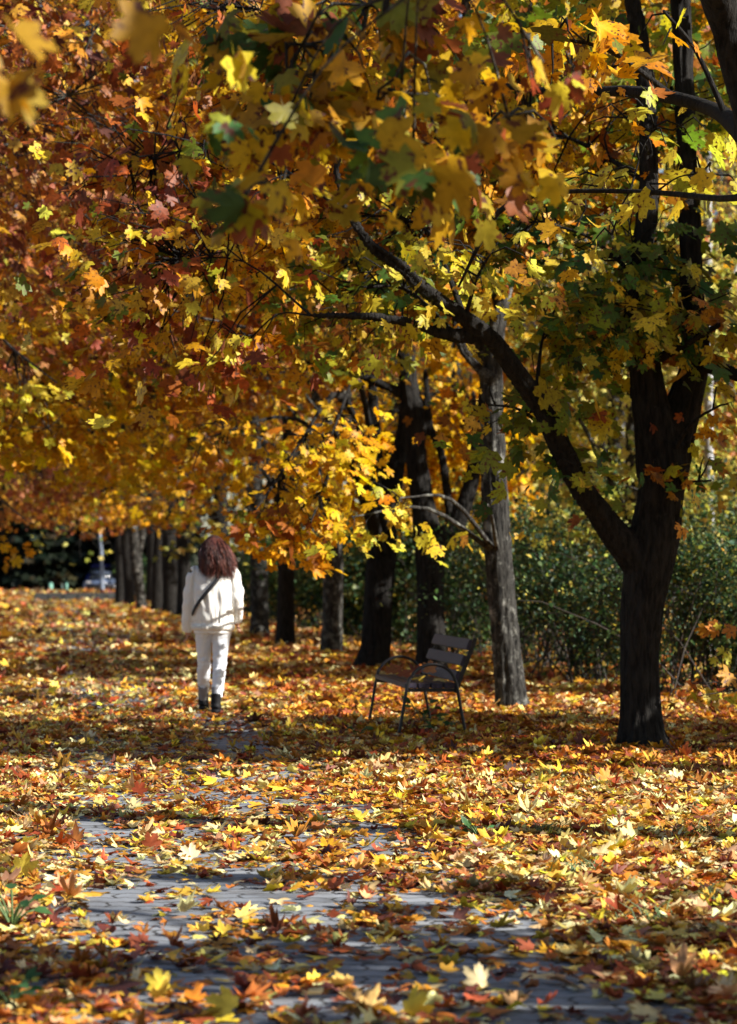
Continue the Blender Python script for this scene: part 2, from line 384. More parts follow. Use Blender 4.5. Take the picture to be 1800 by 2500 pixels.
# -- the dark forked maple
b = gr(1566, 1828); D = b[1]
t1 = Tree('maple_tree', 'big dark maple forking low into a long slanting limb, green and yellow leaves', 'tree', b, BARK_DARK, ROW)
t1.trunk(pl(D, (1568, 1845, .28), (1567, 1822, .22), (1565, 1790, .172), (1563, 1740, .155), (1560, 1650, .143), (1563, 1520, .15), (1577, 1420, .178), (1595, 1330, .195), (1610, 1240, .175), (1620, 1150, .18), (1622, 1080, .16)),
         pl(D, (1612, 1160, .17), (1600, 1050, .15), (1587, 980, .135), (1575, 900, .12), (1555, 800, .1), (1560, 680, .085), (1585, 450, .075), (1570, 150, .065), (1545, 0, .06), (1530, -200, .05), (1500, -800, .02)),
         pl(D+.15, (1625, 1170, .16), (1655, 1040, .145), (1675, 970, .13), (1695, 900, .115), (1700, 820, .1), (1690, 700, .085), (1680, 450, .08), (1668, 150, .075), (1660, -100, .07), (1650, -700, .02)),
         pd((1590, 1430, D, .11), (1548, 1360, D-.05, .135), (1505, 1310, D-.1, .115), (1460, 1245, D-.2, .097), (1418, 1190, D-.3, .09), (1376, 1110, D-.4, .086), (1345, 1035, D-.5, .08), (1302, 965, D-.6, .077), (1258, 905, D-.7, .073),
            (1215, 845, D-.8, .069), (1175, 805, D-.9, .066), (1112, 760, D-1, .058), (1030, 703, D-1.2, .055), (985, 655, D-1.3, .045), (880, 575, D-1.5, .035), (820, 440, D-1.6, .026), (850, 330, D-1.7, .015)),
         pd((1195, 822, D-.85, .06), (1130, 820, D-.9, .05), (1070, 812, D-1, .042), (950, 775, D-1.2, .03), (760, 770, D-1.4, .02)),
         pd((1700, 880, D+.1, .07), (1750, 900, D, .055), (1800, 915, D-.1, .05), (1900, 900, D-.3, .04)),
         pd((1580, 880, D, .05), (1640, 860, D-.2, .035), (1760, 790, D-.5, .025)), S=26, rough=.045)
for e, pal, cov, kw in [
    (el(480, 650, 18.0, 270, 300, .9), 'mix', 1.5, dict(seeds=.2)), (el(380, 420, 18.6, 260, 260, .9), 'mix', 1.3, dict(seeds=.25)), (el(620, 830, 17.8, 130, 110, .5), 'mix', 1.0, dict(seeds=.3)),
    (el(660, 480, 18.3, 220, 240, .8), 'amber', 1.2, {}), (el(900, 720, 18.6, 230, 170, .8), 'olive', 1.4, {}), (el(1000, 560, 18.8, 260, 200, .8), 'olive', 1.3, {}),
    (el(950, 800, 17.6, 130, 90, .35), 'olive', 1.1, dict(seeds=.2)), (el(1190, 640, 17.3, 180, 90, .35), 'lemon', 1.3, dict(seeds=.1)), (el(1050, 760, 17.4, 110, 60, .3), 'lemon', 1.1, dict(seeds=.15)),
    (el(1560, 640, 18.8, 240, 180, .9), 'green', 1.9, {}), (el(1480, 800, 18.4, 120, 130, .4), 'green', 1.6, {}), (el(1660, 780, 18.2, 180, 90, .5), 'olive', 1.6, {}), (el(1650, 730, 17.9, 130, 50, .3), 'lemon', 1.0, {}),
    (el(1340, 560, 18.6, 170, 130, .6), 'green', 1.5, {}), (el(1330, 820, 18.5, 110, 120, .4), 'olive', 1.2, {}), (el(1300, 1010, 18.3, 120, 90, .3), 'olive', 1.3, {}), (el(1410, 1140, 18.0, 70, 50, .2), 'green', 1.5, {}),
    (el(1610, 1165, 18.3, 90, 45, .2), 'orange', 1.3, {}), (el(1720, 1180, 18.3, 70, 70, .2), 'olive', 1.0, {}), (el(1210, 1000, 18.6, 60, 70, .2), 'orange', 1.3, {}), (el(1740, 1010, 18.0, 50, 80, .2), 'mix', .6, {}),
    (el(1250, 350, 19.2, 330, 260, .9), 'amber', 1.4, {}), (el(800, 250, 19.2, 330, 280, .9), 'amber', 1.4, {}), (el(1600, 250, 19.3, 250, 260, .9), 'olive', .9, {}),
    (el(560, 60, 19, 300, 180, 1.0), 'mix', 1.4, dict(seeds=.2))]:
    t1.bough(*e, pal, cov, size=.09, **kw)
t1.bough((2.6, 19.8, 8.6), (4.6, 3.8, 3.2), 'olive', 1.6, twig=.1)
t1.finish(remesh_v=.017)

# -- near maple outside the view whose limbs and sprays reach in at the top
b = np.array([2.55, 11.8, 0])
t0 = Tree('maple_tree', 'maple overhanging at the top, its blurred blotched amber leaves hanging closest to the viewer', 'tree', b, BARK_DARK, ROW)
t0.trunk([(2.55, 11.8, -.05, .23), (2.52, 11.8, .5, .18), (2.45, 11.8, 1.6, .165), (2.3, 11.9, 2.3, .155), (2.08, 12, 3.0, .14), (*at(1850, 330, 12.1), .115), (*at(1838, 100, 12.1), .108), (*at(1860, -150, 12.1), .1), (2.1, 12, 7.5, .07), (2, 11.8, 9.5, .03)],
         [(2.4, 11.8, 1.9, .13), (2.9, 12.2, 3.4, .11), (3.3, 12.4, 5.5, .09), (3.4, 12.5, 8, .04)],
         pd((1830, 345, 12.1, .06), (1790, 300, 13, .052), (1740, 268, 14.2, .046), (1650, 240, 14.7, .042), (1520, 222, 15.2, .036), (1400, 228, 15.4, .03), (1270, 215, 15.6, .022), (1120, 190, 15.8, .012)),
         pd((1850, 450, 12.2, .022), (1780, 485, 13.6, .02), (1600, 470, 14.8, .017), (1380, 468, 15.2, .015), (1240, 500, 15.4, .018), (1180, 580, 15.6, .015), (1120, 700, 15.9, .008)),
         [(2.06, 12, 3.1, .1), (1.6, 11.5, 4.3, .08), (.9, 9.5, 4.7, .06), (.35, 8, 4.2, .035), (.12, 7.4, 3.6, .02), (.05, 7.1, 3.0, .012)],
         [(.9, 9.5, 4.7, .05), (.1, 8, 4.3, .03), (-.3, 7.2, 3.6, .02)],
         [(.5, 8.4, 4.4, .05), (-.2, 6.6, 4.0, .03), (-.7, 5.2, 3.1, .015), (-.78, 4.6, 2.5, .008)], S=16, rough=.05)
for e, pal, cov, kw in [
    (el(1590, 330, 15.0, 200, 130, .6), 'lemon', 1.3, dict(gap=.9)), (el(1700, 430, 14.8, 140, 90, .4), 'lemon', 1.3, dict(gap=.9)), (el(1480, 440, 15.2, 150, 90, .4), 'lemon', .9, dict(gap=.9)),
    (el(1330, 560, 15.2, 110, 60, .3), 'lemon', .7, dict(gap=.9, seeds=.2)), (el(1640, 60, 13.4, 130, 70, .3), 'amber', .9, {}), (el(1500, 560, 15, 70, 50, .2), 'lemon', .4, dict(gap=.9)),
    (el(1350, 110, 14.5, 200, 130, .6), 'amber', .9, {})]:
    t0.bough(*e, pal, cov, size=.105, k=8, sr=.2, **kw)
t0.bough((3.5, 10.6, 6.0), (2.6, 2.9, 1.9), 'amber', 1.7, twig=.1, gap=.95)  # unseen upper crown added to shade a strip of the path
t0.finish()

# -- the close hanging spray, a branch of its own tree behind the viewer's shoulder
b = np.array([-3.4, 2.2, 0])
tn = Tree('maple_tree', 'maple beside the path with one bare-stemmed bough hanging big blurred leaves in front', 'tree', b, BARK_MID)
tn.trunk([(-3.4, 2.2, -.05, .2), (-3.4, 2.2, 1.5, .16), (-3.3, 2.3, 3, .15), (-3.0, 2.8, 5, .12), (-2.9, 3, 8, .04)],
         [(-3.2, 2.5, 3.6, .1), (-2.2, 4, 4.2, .06), (-1, 5.8, 4.0, .035), (-.1, 6.8, 3.5, .02), (.15, 7.0, 3.05, .012)],
         [(-1, 5.8, 4.0, .03), (-.6, 5, 3.2, .014), (-.55, 4.7, 2.6, .008)],
         [(-2.2, 4, 4.2, .05), (-1.2, 4.2, 3.2, .015), (-.72, 4.4, 2.4, .008)], S=12)
for e, pal, cov, n in [((740, 150, 8.4, 200, 190, .25), 'near', 1.7, 0), ((680, 370, 8.3, 130, 110, .15), 'near', 1.7, 0), ((980, 270, 8.5, 230, 190, .25), 'near', 1.9, 0), ((1240, 330, 8.7, 140, 110, .2), 'near', 1.7, 0),
                       ((900, 60, 8.7, 380, 110, .3), 'near', 1.3, 0), ((1290, 130, 8, 120, 120, .2), 'mix', 1.2, 0), ((1010, 400, 8.4, 120, 60, .1), 'near', 1.6, 0), ((620, 470, 7.4, 60, 40, .08), 'near', 1.6, 0)]:
    c, r = el(*e); tn.bough(c, r, pal, cov*1.0, size=.083, k=8, sr=.12, droop=1.0, gap=.15, own=.35)
g = rng.choice
for (px, py, D) in [(620, 500, 7.0), (1040, 400, 7.1), (1290, 430, 7.4), (560, 290, 7.2), (590, 130, 7.2), (1080, 250, 7.3), (880, 330, 7.1), (640, 430, 7.05), (1000, 480, 7.2), (1190, 300, 7.4)]:
    P = at(px, py, D)[None]; sprays(tn.lv, np.repeat(P, 2, 0), np.array([[0, -.3, -.6]]*2), 2, 'green' if px in (560, 1080, 880) else 'near', .086, .05, droop=1.2, gap=0)
for (px, py, D) in [(385, 40, 5.2), (430, 50, 5.3), (10, 70, 5.0), (15, 215, 5.0), (50, 195, 5.1), (-10, 120, 5.1)]:
    P = at(px, py, D)[None]; sprays(tn.lv, P, np.array([[0, -.3, -.8]]), 1, 'blur', .075, .015, droop=1.3, gap=0)
tn.bough((-2.6, 3.4, 5.6), (2.6, 2.6, 1.6), 'amber', 1.2, twig=.1)
tn.finish(LEAF_NEAR)

# -- the lichened grey maple behind the dark one
b = gr(1250, 1732); D = b[1]
t2 = Tree('maple_tree', 'tall straight maple with lichen-grey bark, sunlit down one side, beyond the bench', 'tree', b, BARK_PALE, ROW)
t2.trunk(pl(D, (1256, 1745, .21), (1249, 1712, .165), (1241, 1640, .145), (1232, 1540, .137), (1222, 1430, .134), (1213, 1300, .132), (1206, 1150, .122), (1202, 1000, .108), (1206, 850, .1), (1226, 720, .09), (1252, 600, .085), (1272, 400, .09), (1282, 100, .08), (1280, -300, .05), (1280, -1300, .02)),
         pl(D+.2, (1200, 1020, .06), (1185, 900, .07), (1165, 720, .066), (1160, 560, .06), (1150, 300, .06), (1130, -200, .02)),
         pl(D-.1, (1200, 930, .05), (1150, 880, .045), (1120, 830, .04), (1100, 700, .03)), S=26, rough=.04)
for e, pal, cov, kw in [
    (el(1180, 1255, 22.3, 30, 40, .2), 'lemon', .3, {}), (el(1010, 1235, 22.2, 150, 55, .3), 'lemon', .55, dict(gap=.2)), (el(910, 1275, 22.4, 90, 40, .25), 'lemon', .6, dict(gap=.2)), (el(1060, 450, 24, 330, 330, 1.5), 'amber', 1.3, {}),
    (el(750, 150, 24.5, 420, 330, 1.5), 'amber', 1.3, {}), (el(1450, 200, 24.5, 350, 330, 1.5), 'olive', 1.0, {}), (el(900, 640, 24, 280, 210, 1.2), 'olive', 1.3, {})]:
    t2.bough(*e, pal, cov, size=.09, **kw)
t2.bough((1.8, 24.6, 9.3), (4.8, 3.8, 3.6), 'amber', 1.6, twig=.1)
t2.finish(remesh_v=.017)

# -- the rest of the row, away along the path
def row_tree(label, bpx, limbs, boughs, bark, crown, S=16, rv=None, D=None):
    b = gr(*bpx); D = b[1]
    t = Tree('maple_tree', label, 'tree', b, bark, ROW)
    t.trunk(*[pl(D, *l) for l in limbs], S=S, rough=.06)
    for e, pal, cov, kw in boughs: t.bough(*el(*e), pal, cov, **{**dict(size=.09), **kw})
    if crown:
        pal, cov, dx = crown
        t.bough((b[0]+dx, D, 8.6), (4.4, 3.2, 5.0), pal, cov, size=.1 if D < 60 else .13, twig=.12 if D < 60 else 0, k=13, sr=.36, gap=.75)
    t.finish(remesh_v=rv)
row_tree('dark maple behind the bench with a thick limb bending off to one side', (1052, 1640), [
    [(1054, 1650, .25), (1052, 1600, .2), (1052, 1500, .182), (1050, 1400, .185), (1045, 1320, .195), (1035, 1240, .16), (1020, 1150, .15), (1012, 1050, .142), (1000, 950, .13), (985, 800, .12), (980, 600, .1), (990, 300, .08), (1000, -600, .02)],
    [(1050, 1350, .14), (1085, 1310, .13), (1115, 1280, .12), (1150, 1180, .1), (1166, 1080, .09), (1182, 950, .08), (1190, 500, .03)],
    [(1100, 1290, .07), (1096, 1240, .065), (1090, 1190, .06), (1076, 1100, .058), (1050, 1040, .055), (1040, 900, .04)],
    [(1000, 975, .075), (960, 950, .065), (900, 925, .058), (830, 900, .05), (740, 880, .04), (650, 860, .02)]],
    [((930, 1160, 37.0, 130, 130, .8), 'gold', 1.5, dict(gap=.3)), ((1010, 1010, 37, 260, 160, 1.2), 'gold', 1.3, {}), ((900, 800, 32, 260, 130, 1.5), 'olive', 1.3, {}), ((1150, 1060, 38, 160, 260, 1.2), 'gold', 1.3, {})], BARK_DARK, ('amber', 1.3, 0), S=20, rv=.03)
row_tree('black maple with a flared foot between the bench and the walker', (914, 1632), [
    [(908, 1642, .33), (912, 1615, .25), (918, 1570, .21), (925, 1450, .2), (933, 1350, .2), (945, 1260, .165), (962, 1160, .13), (985, 1060, .11), (1000, 900, .09), (1010, 600, .06), (1010, 0, .02)],
    [(938, 1300, .14), (925, 1200, .11), (915, 1050, .09), (905, 800, .06), (900, 300, .02)]],
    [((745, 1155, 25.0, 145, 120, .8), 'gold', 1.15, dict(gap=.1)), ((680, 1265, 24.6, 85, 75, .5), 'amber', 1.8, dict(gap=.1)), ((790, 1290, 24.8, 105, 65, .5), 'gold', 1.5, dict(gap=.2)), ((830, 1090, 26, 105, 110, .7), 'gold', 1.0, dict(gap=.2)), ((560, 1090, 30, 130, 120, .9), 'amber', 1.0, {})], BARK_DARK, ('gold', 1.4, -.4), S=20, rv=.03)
row_tree('dark maple with a pale patch at its foot and two thick upright stems', (812, 1597), [
    [(812, 1606, .26), (810, 1580, .2), (812, 1500, .17), (813, 1400, .17), (810, 1300, .18), (806, 1200, .19), (800, 1120, .19), (790, 1040, .17), (772, 960, .14), (750, 870, .12), (740, 600, .08), (740, 0, .02)],
    [(810, 1170, .12), (835, 1100, .12), (842, 1000, .12), (840, 900, .12), (842, 700, .1), (850, 300, .04)]],
    [((630, 930, 38, 230, 150, 1.5), 'amber', 1.0, {}), ((460, 1090, 38, 180, 120, 1.2), 'gold', 1.1, {}), ((720, 740, 36, 260, 130, 1.5), 'orange', 1.1, {})], BARK_MID, ('orange', 1.3, -.8), S=18)
row_tree('slim straight black maple trunk standing fourth beyond the bench', (697, 1577), [
    [(696, 1584, .22), (697, 1550, .175), (698, 1450, .165), (700, 1300, .165), (705, 1180, .16), (710, 1080, .15), (705, 980, .14), (692, 850, .12), (690, 500, .06), (690, 100, .02)],
    [(706, 1150, .08), (735, 1090, .07), (770, 1050, .05), (840, 1000, .03)], [(700, 1260, .08), (670, 1200, .07), (650, 1120, .06), (630, 950, .04)]],
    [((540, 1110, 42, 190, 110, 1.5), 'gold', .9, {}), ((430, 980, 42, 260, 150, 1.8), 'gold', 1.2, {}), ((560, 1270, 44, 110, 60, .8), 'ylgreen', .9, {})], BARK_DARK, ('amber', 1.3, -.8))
row_tree('grey maple dappled with sun just past the walker', (633, 1553), [
    [(634, 1560, .26), (634, 1520, .2), (634, 1430, .19), (630, 1320, .185), (624, 1200, .17), (625, 1060, .15), (622, 900, .1), (620, 500, .03)]],
    [((480, 1200, 48, 230, 80, 1.6), 'gold', 1.2, {}), ((300, 1060, 48, 260, 130, 2), 'gold', 1.3, {}), ((450, 1310, 50, 140, 22, .8), 'ylgreen', 1.2, {})], BARK_PALE, ('gold', 1.2, -1))
row_tree('dark maple rising straight behind the walker', (543, 1530), [
    [(543, 1536, .24), (542, 1450, .19), (540, 1300, .19), (538, 1200, .18), (540, 1100, .14), (545, 900, .08), (545, 600, .03)], [(535, 1290, .12), (500, 1220, .1), (460, 1150, .06)]],
    [((300, 1200, 58, 220, 80, 2), 'amber', 1.1, {}), ((200, 1050, 58, 260, 130, 2), 'gold', 1.2, {})], BARK_DARK, ('amber', 1.1, -1))
for lab, bp, lim, bark, pal in [  # trunks in shade get the dark bark, the sunlit one the pale bark
    ('black maple trunk touching the walker\'s sleeve', (449, 1509), [[(449, 1512, .27), (449, 1480, .22), (450, 1400, .2), (446, 1310, .2), (440, 1150, .1)], [(450, 1330, .1), (480, 1270, .08), (500, 1200, .05)]], BARK_DARK, 'gold'),
    ('wide dark trunk one before the walker\'s sleeve', (419, 1503), [[(419, 1506, .34), (418, 1470, .28), (416, 1400, .27), (415, 1320, .25), (420, 1200, .1)], [(415, 1340, .12), (390, 1260, .09), (350, 1200, .05)]], BARK_DARK, 'amber'),
    ('dark trunk sunlit along one edge beside the leaning pale one', (386, 1494), [[(386, 1497, .28), (386, 1460, .24), (387, 1400, .22), (390, 1320, .2), (395, 1200, .1)], [(388, 1340, .1), (420, 1270, .08), (450, 1200, .05)]], BARK_DARK, 'orange'),
    ('pale sunlit leaning maple trunk that widens to a fork', (345, 1490), [[(346, 1493, .24), (345, 1470, .19), (338, 1420, .19), (332, 1360, .21), (328, 1310, .2), (320, 1250, .12)], [(335, 1370, .14), (346, 1310, .13), (358, 1220, .08)]], BARK_PALE, 'orange'),
    ('thin dark trunk with a pale foot close behind the leaning pale one', (317, 1478), [[(317, 1481, .26), (316, 1450, .22), (312, 1380, .22), (306, 1310, .2), (300, 1200, .1)]], BARK_DARK, 'pink'),
    ('last dark trunk of the row with a pale foot', (294, 1476), [[(294, 1479, .26), (294, 1440, .22), (294, 1370, .22), (292, 1310, .2), (290, 1200, .1)]], BARK_DARK, 'pink')]:
    D = gr(*bp)[1]
    row_tree(lab, bp, lim, [((bp[0]-90, 1225, D-4, 190, 75, 2.5), pal, 1.1, dict(size=.13, twig=.3))], bark, (pal, 1.2, -1), S=12)
# -- trees on the other side of the path: trunks out of view, crowns reaching in
for i, (D, pal, lab) in enumerate([(26, 'rust', 'maple across the path whose rusty brown sprays fill the upper corner'), (34, 'pink', 'maple across the path hung with pinkish dry seed bunches and bare dark twigs'), (43, 'gold', 'maple across the path with a low golden fringe at the picture edge'),
                                   (53, 'pink', 'brownish pink maple crown beyond the golden fringe'), (66, 'orange', 'orange maple crown far along the other side of the path'), (84, 'orange', 'small distant orange maple crown over the path')]):
    X = -3.1-.136*(D-8.8)-2.2-(1.8 if D > 60 else 0); b = np.array([X, D, 0])
    t = Tree('maple_tree', lab, 'tree', b, BARK_MID, 'maples across the path')
    t.trunk([(X, D, -.05, .27), (X, D, 1, .19), (X+.1, D, 3, .17), (X+.3, D, 6, .13), (X+.4, D, 11, .04)], [(X, D, 2.6, .13), (X+1.2, D-.5, 4.4, .09), (X+2.6, D-.8, 5.6, .05), (X+4, D-1, 5.8, .02)],
            [(X+.1, D, 3.2, .13), (X+1.3, D+.3, 5.6, .09), (X+2.6, D+.6, 8, .05), (X+3.5, D+.5, 10, .02)], [(X, D, 2.8, .1), (X+1.5, D+.8, 3.6, .06), (X+3.2, D+.8, 3.7, .02)], S=10)
    t.bough((X+1.6, D, 8.4), (4.9, 3.6, 5.3), pal, 1.5, size=.1 if D < 50 else .13, seeds=.35 if pal in ('pink', 'rust') else .05, twig=.25, k=13, sr=.34, gap=.75)
    if D == 26: t.bough(*el(150, 250, 24, 280, 300, 1.2), 'rust', 1.3, size=.1, seeds=.5, twig=.5)
    if D == 34: t.bough(*el(160, 640, 31, 300, 260, 1.5), 'pink', 1.4, size=.1, seeds=.6, twig=.4); t.bough(*el(40, 760, 30, 130, 60, .6), 'gold', 1.4)
    if D == 43: t.bough(*el(110, 1000, 33, 220, 130, 1.2), 'gold', 1.6); t.bough(*el(30, 980, 29, 80, 110, .5), 'lemon', 1.5); t.bough(*el(330, 880, 34, 280, 130, 1.5), 'amber', 1.4)
    if D == 53: t.bough(*el(80, 1150, 55, 220, 70, 2), 'pink', 1.2); t.bough(*el(0, 1290, 42, 30, 70, .5), 'gold', 1.0)
    if D == 66: t.bough(*el(200, 1180, 62, 220, 110, 2), 'orange', 1.2, size=.12); t.bough(*el(200, 1310, 64, 90, 60, 1), 'ylgreen', .8, size=.11)
    if D == 34:
        def fork(p, d, ln, r, dep):
            e = p+d*ln; m = (p+e)/2+rng.normal(0, .1, 3)*ln; t.tw.add([(*p, r), (*m, r*.8), (*e, r*.6)], K=7, S=5, rough=.08, skel=False)
            if dep:
                for _ in range(2 if dep > 1 else 3): fork(e if rng.random() < .6 else m, nrm(d+rng.normal(0, .5, 3)*[1, .5, 1]), ln*rng.uniform(.55, .85), r*.6, dep-1)
        for (px, py, dx, dz) in [(380, 700, -.8, .35), (290, 440, -.7, .6), (300, 260, -.5, .8), (250, 560, -.6, .6), (120, 330, .4, .8), (600, 800, -.9, .2), (420, 330, -.6, .5)]: fork(at(px, py, 27.5), np.array([dx, 0, dz]), .75, .022, 4)
    if D == 84: t.bough(*el(170, 1230, 78, 260, 70, 2), 'orange', 1.1, size=.13)
    t.finish()
# ================================================================ FOREST BEHIND THE ROW
FG = 'young trees in the wood behind the row'
def forest_tree(label, X, D, h, r, pal, bark, tr=.16, size=.075, cov=1.2, z0=2.2, lean=0, gap=.5, name='woodland_tree', low=None):
    t = Tree(name, label, 'tree', (X, D, 0), bark, FG)
    t.trunk([(X, D, -.05, tr*1.25), (X+lean*.1, D, 1, tr), (X+lean*.5, D, h*.5, tr*.75), (X+lean, D, h, .02)],
            [(X+lean*.3, D, h*.3, tr*.4), (X-r*.4, D-.3, h*.5, tr*.25), (X-r*.7, D-.4, h*.6, .015)], [(X+lean*.4, D, h*.38, tr*.4), (X+r*.5, D+.3, h*.6, tr*.2), (X+r*.8, D+.4, h*.7, .015)], S=10)
    zc = (h+z0)/2+.6
    t.bough((X+lean*.5, D, zc), (r, r*.8, (h-z0)/2+.6), pal, cov, size=size, k=16, sr=.4, twig=.15, gap=gap)
    if low: t.bough((X+low[0], D-1, low[1]), (low[2], 1, low[3]), pal, low[4], size=size, k=14, sr=.35, twig=.3, gap=gap)
    t.finish()
forest_tree('young yellow-green tree seen through the fork of the dark maple', 3.6, 33, 6.5, 1.6, 'ylgreen', BARK_PALE, .12, low=(0, 2.4, 1.2, .8, .6))
forest_tree('grey trunked tree with pale yellow leaves behind the dark maple\'s crotch', 4.4, 43, 10, 2.4, 'ylgreen', BARK_PALE, .2, low=(-.4, 3, 2, 1.2, .7))
forest_tree('slim white birch standing in the thicket at the picture edge', 5.35, 38, 13, 2.2, 'ylgreen', BARK_BIRCH, .09, z0=4.5, name='birch_tree')
forest_tree('leaning grey trunk in the sunny thicket behind the slanting limb', 4.6, 50, 12, 2.8, 'lemon', BARK_PALE, .24, lean=1.6)
forest_tree('pale trunk and lemon leaves between the grey maple and the slanting limb', 3.3, 52, 12, 2.8, 'lemon', BARK_PALE, .18)
forest_tree('golden young tree behind the lichened grey maple', 1.7, 47, 9, 2.2, 'gold', BARK_MID, .14, low=(.2, 2.6, 1.4, .8, .8))
forest_tree('reddish tree at the picture edge behind the birch', 7.4, 46, 12, 2.6, 'orange', BARK_MID, .2)
forest_tree('dark trunked woodland tree in deep shade beside the birch', 8.3, 60, 15, 3.6, 'olive', BARK_DARK, .28)
forest_tree('tall olive tree deep in the wood behind the fork', 5.8, 66, 16, 4, 'ylgreen', BARK_DARK, .25)
forest_tree('tall yellowing tree deep in the wood behind the slim black trunk', 0.8, 70, 16, 4, 'ylgreen', BARK_MID, .25)
forest_tree('tall golden tree deep in the wood behind the bench', 2.9, 76, 17, 4, 'gold', BARK_DARK, .25)
forest_tree('tall amber tree deep in the wood past the walker', -2.6, 88, 18, 4.5, 'amber', BARK_DARK, .25)
forest_tree('tall dull green tree deep in the wood beside the amber one', .4, 98, 19, 5, 'olive', BARK_DARK, .3, size=.11)
forest_tree('tall distant orange tree over the lamp post', -10, 112, 20, 6, 'orange', BARK_DARK, .3, size=.16, z0=4)
forest_tree('tall distant rusty tree over the dark conifers', -23, 118, 20, 6, 'rust', BARK_DARK, .3, size=.16, z0=4)
forest_tree('tall distant gold tree over the far trunks', -5, 108, 20, 5.5, 'gold', BARK_DARK, .3, size=.16, z0=4)
# trees of the wood added outside the view, placed to throw the shade lying over the verge
for i, (X, D, h, r) in enumerate([(6.2, 5.9, 9, 3.4), (5.6, 15.2, 10, 3.4), (6.6, 18.2, 11, 3.6), (4.6, 3, 8, 3), (8.6, 28.4, 12, 3.6)]):
    forest_tree(['shade tree nearest the viewer in the wood', 'shade tree next to the forked maple', 'shade tree behind the hedge end', 'shade tree over the path start', 'shade tree in the wood past the hedge end'][i], X, D, h, r, 'olive', BARK_MID, .2, size=.2, cov=1.9, z0=1.8, gap=.97)
# ---------------------------------------------------------------- thicket
SG = 'shrubs in the thicket behind the row'
def shrub(label, X, D, r, h, pal='shrub', cov=2.2, size=.034, yellow=.0, n=60):
    o = thing('shrub', label, 'shrub', (X, D, 0), SG)
    st = Wood(); lv = Leaves(); cen = []
    A = np.stack([X+rng.normal(0, r*.35, n), D+rng.normal(0, .35, n), np.full(n, -.02)], 1)
    E = np.stack([X+rng.normal(0, r*.8, n), D+rng.normal(0, .6, n), h*rng.uniform(.45, 1.02, n)], 1)
    M = (A+E)/2+np.stack([(A[:, 0]-X)*.1, rng.normal(0, .1, n), h*.16*np.ones(n)], 1)
    q = np.stack([A, A*.55+M*.45+[0, 0, h*.08], M, M*.45+E*.55+[0, 0, h*.05], E], 1)
    st.addtubes(q, np.tile([.009, .008, .006, .004, .002], (n, 1)), 4)
    st.build('stems', BARK_TWIG if random.random() < .8 else BARK_MID, o)
    la = (size*1.35)**2*.34; m = int(cov*3.3*r*h/la/9)
    w = rng.integers(0, n, m); u = rng.uniform(.03, 1, m)**.8*3.999; i = u.astype(int); f = (u-i)[:, None]
    P = q[w, i]*(1-f)+q[w, i+1]*f+rng.normal(0, .12, (m, 3)); P[:, 2] = np.abs(P[:, 2])+.03
    base = pick(pal, m); idx = np.repeat(np.arange(m), 9); k = len(idx)
    pos = P[idx]+rng.normal(0, .1, (k, 3))*[1, 1, .8]; pos[:, 2] = np.maximum(pos[:, 2], .03)
    col = np.where((rng.random(k) < .6)[:, None], base[idx], pick(pal, k))
    kp = (vn(pos[:, 0]*1.7+X, pos[:, 2]*2.1+D, 12)*.65+vn(pos[:, 0]*5+X, pos[:, 2]*5+D, 13)*.35 > .37) | (rng.random(k) < .25); pos, col = pos[kp], col[kp]; k = len(pos); yl = rng.random(k) < yellow*.6; col[yl] = pick('ylgreen', yl.sum())
    up = np.clip(pos[:, 2]/h, 0, 1)
    lv.add(pos, rng.normal(0, 1, (k, 3))+[0, 0, -.2], np.array([0, -.2, 1.])+rng.normal(0, .6, (k, 3)), size*np.exp(rng.normal(0, .4, k)), tint(col, .3), 5 if size*F/D/2.44 > 2.5 else 3)
    if D < 60: w_ = P[rng.random(m) < 6/m]-np.array([0, .3, 0]); lv.add(w_, rng.normal(0, 1, w_.shape)+[0, 0, -.6], rng.normal(0, 1, w_.shape)+[0, -.6, .4], np.full(len(w_), .07), tint(pick('orange', len(w_))), 2)
    lv.build('foliage', GREEN, o); return o
for a in [('dense dark green shrub between the grey maple and the forked maple', 2.75, 29.5, 1.0, 1.85, 'shrub', 2.2, .034, .05), ('shrub with long pale arching twigs past the forked maple', 3.5, 26.5, 1.0, 1.75, 'shrub', 1.9, .034, .12),
          ('shrub low and twiggy at the picture edge', 4.25, 26.5, .8, 1.7, 'shrub', 1.8, .034, .15), ('bright green shrub touching the grey maple', 2.2, 34, .9, 2.0, 'shrub', 2.2, .038, .05),
          ('tall green shrub behind the fork', 3.2, 36, 1.2, 2.9, 'shrub', 2.0, .042, .3), ('tall yellowing shrub beside the birch', 4.9, 35, 1.2, 3.0, 'shrub', 1.9, .042, .4),
          ('shrub behind the back of the bench', 1.5, 38.5, 1.0, 2.2, 'shrub', 2.2, .04, .06), ('shrub between the bench tree and the flared black maple', .6, 44, 1.1, 2.3, 'shrub', 2.2, .045, .08),
          ('bright leafy shrub left of the flared black maple', -.3, 50, 1.1, 2.2, 'shrub', 2.2, .045, .15), ('shrub between the slim black trunk and the dappled grey one', -1.3, 57, 1.2, 2.3, 'shrub', 2.2, .05, .1),
          ('grey-green shrub past the walker\'s shoulder', -2.5, 66, 1.3, 2.5, 'shrub', 2.2, .06, .1), ('teal green bush between two far trunks', -11.5, 125, 1.3, 2.2, 'shrub', 2.4, .12, 0), ('tall shrub deep in shade beyond the bench tree', 2.6, 46, 1.5, 3.2, 'shrub', 1.9, .05, .3), ('tall leafy shrub in front of the reddish tree', 6.2, 41, 1.4, 3.2, 'shrub', 1.9, .05, .35)]:
    shrub(*a)
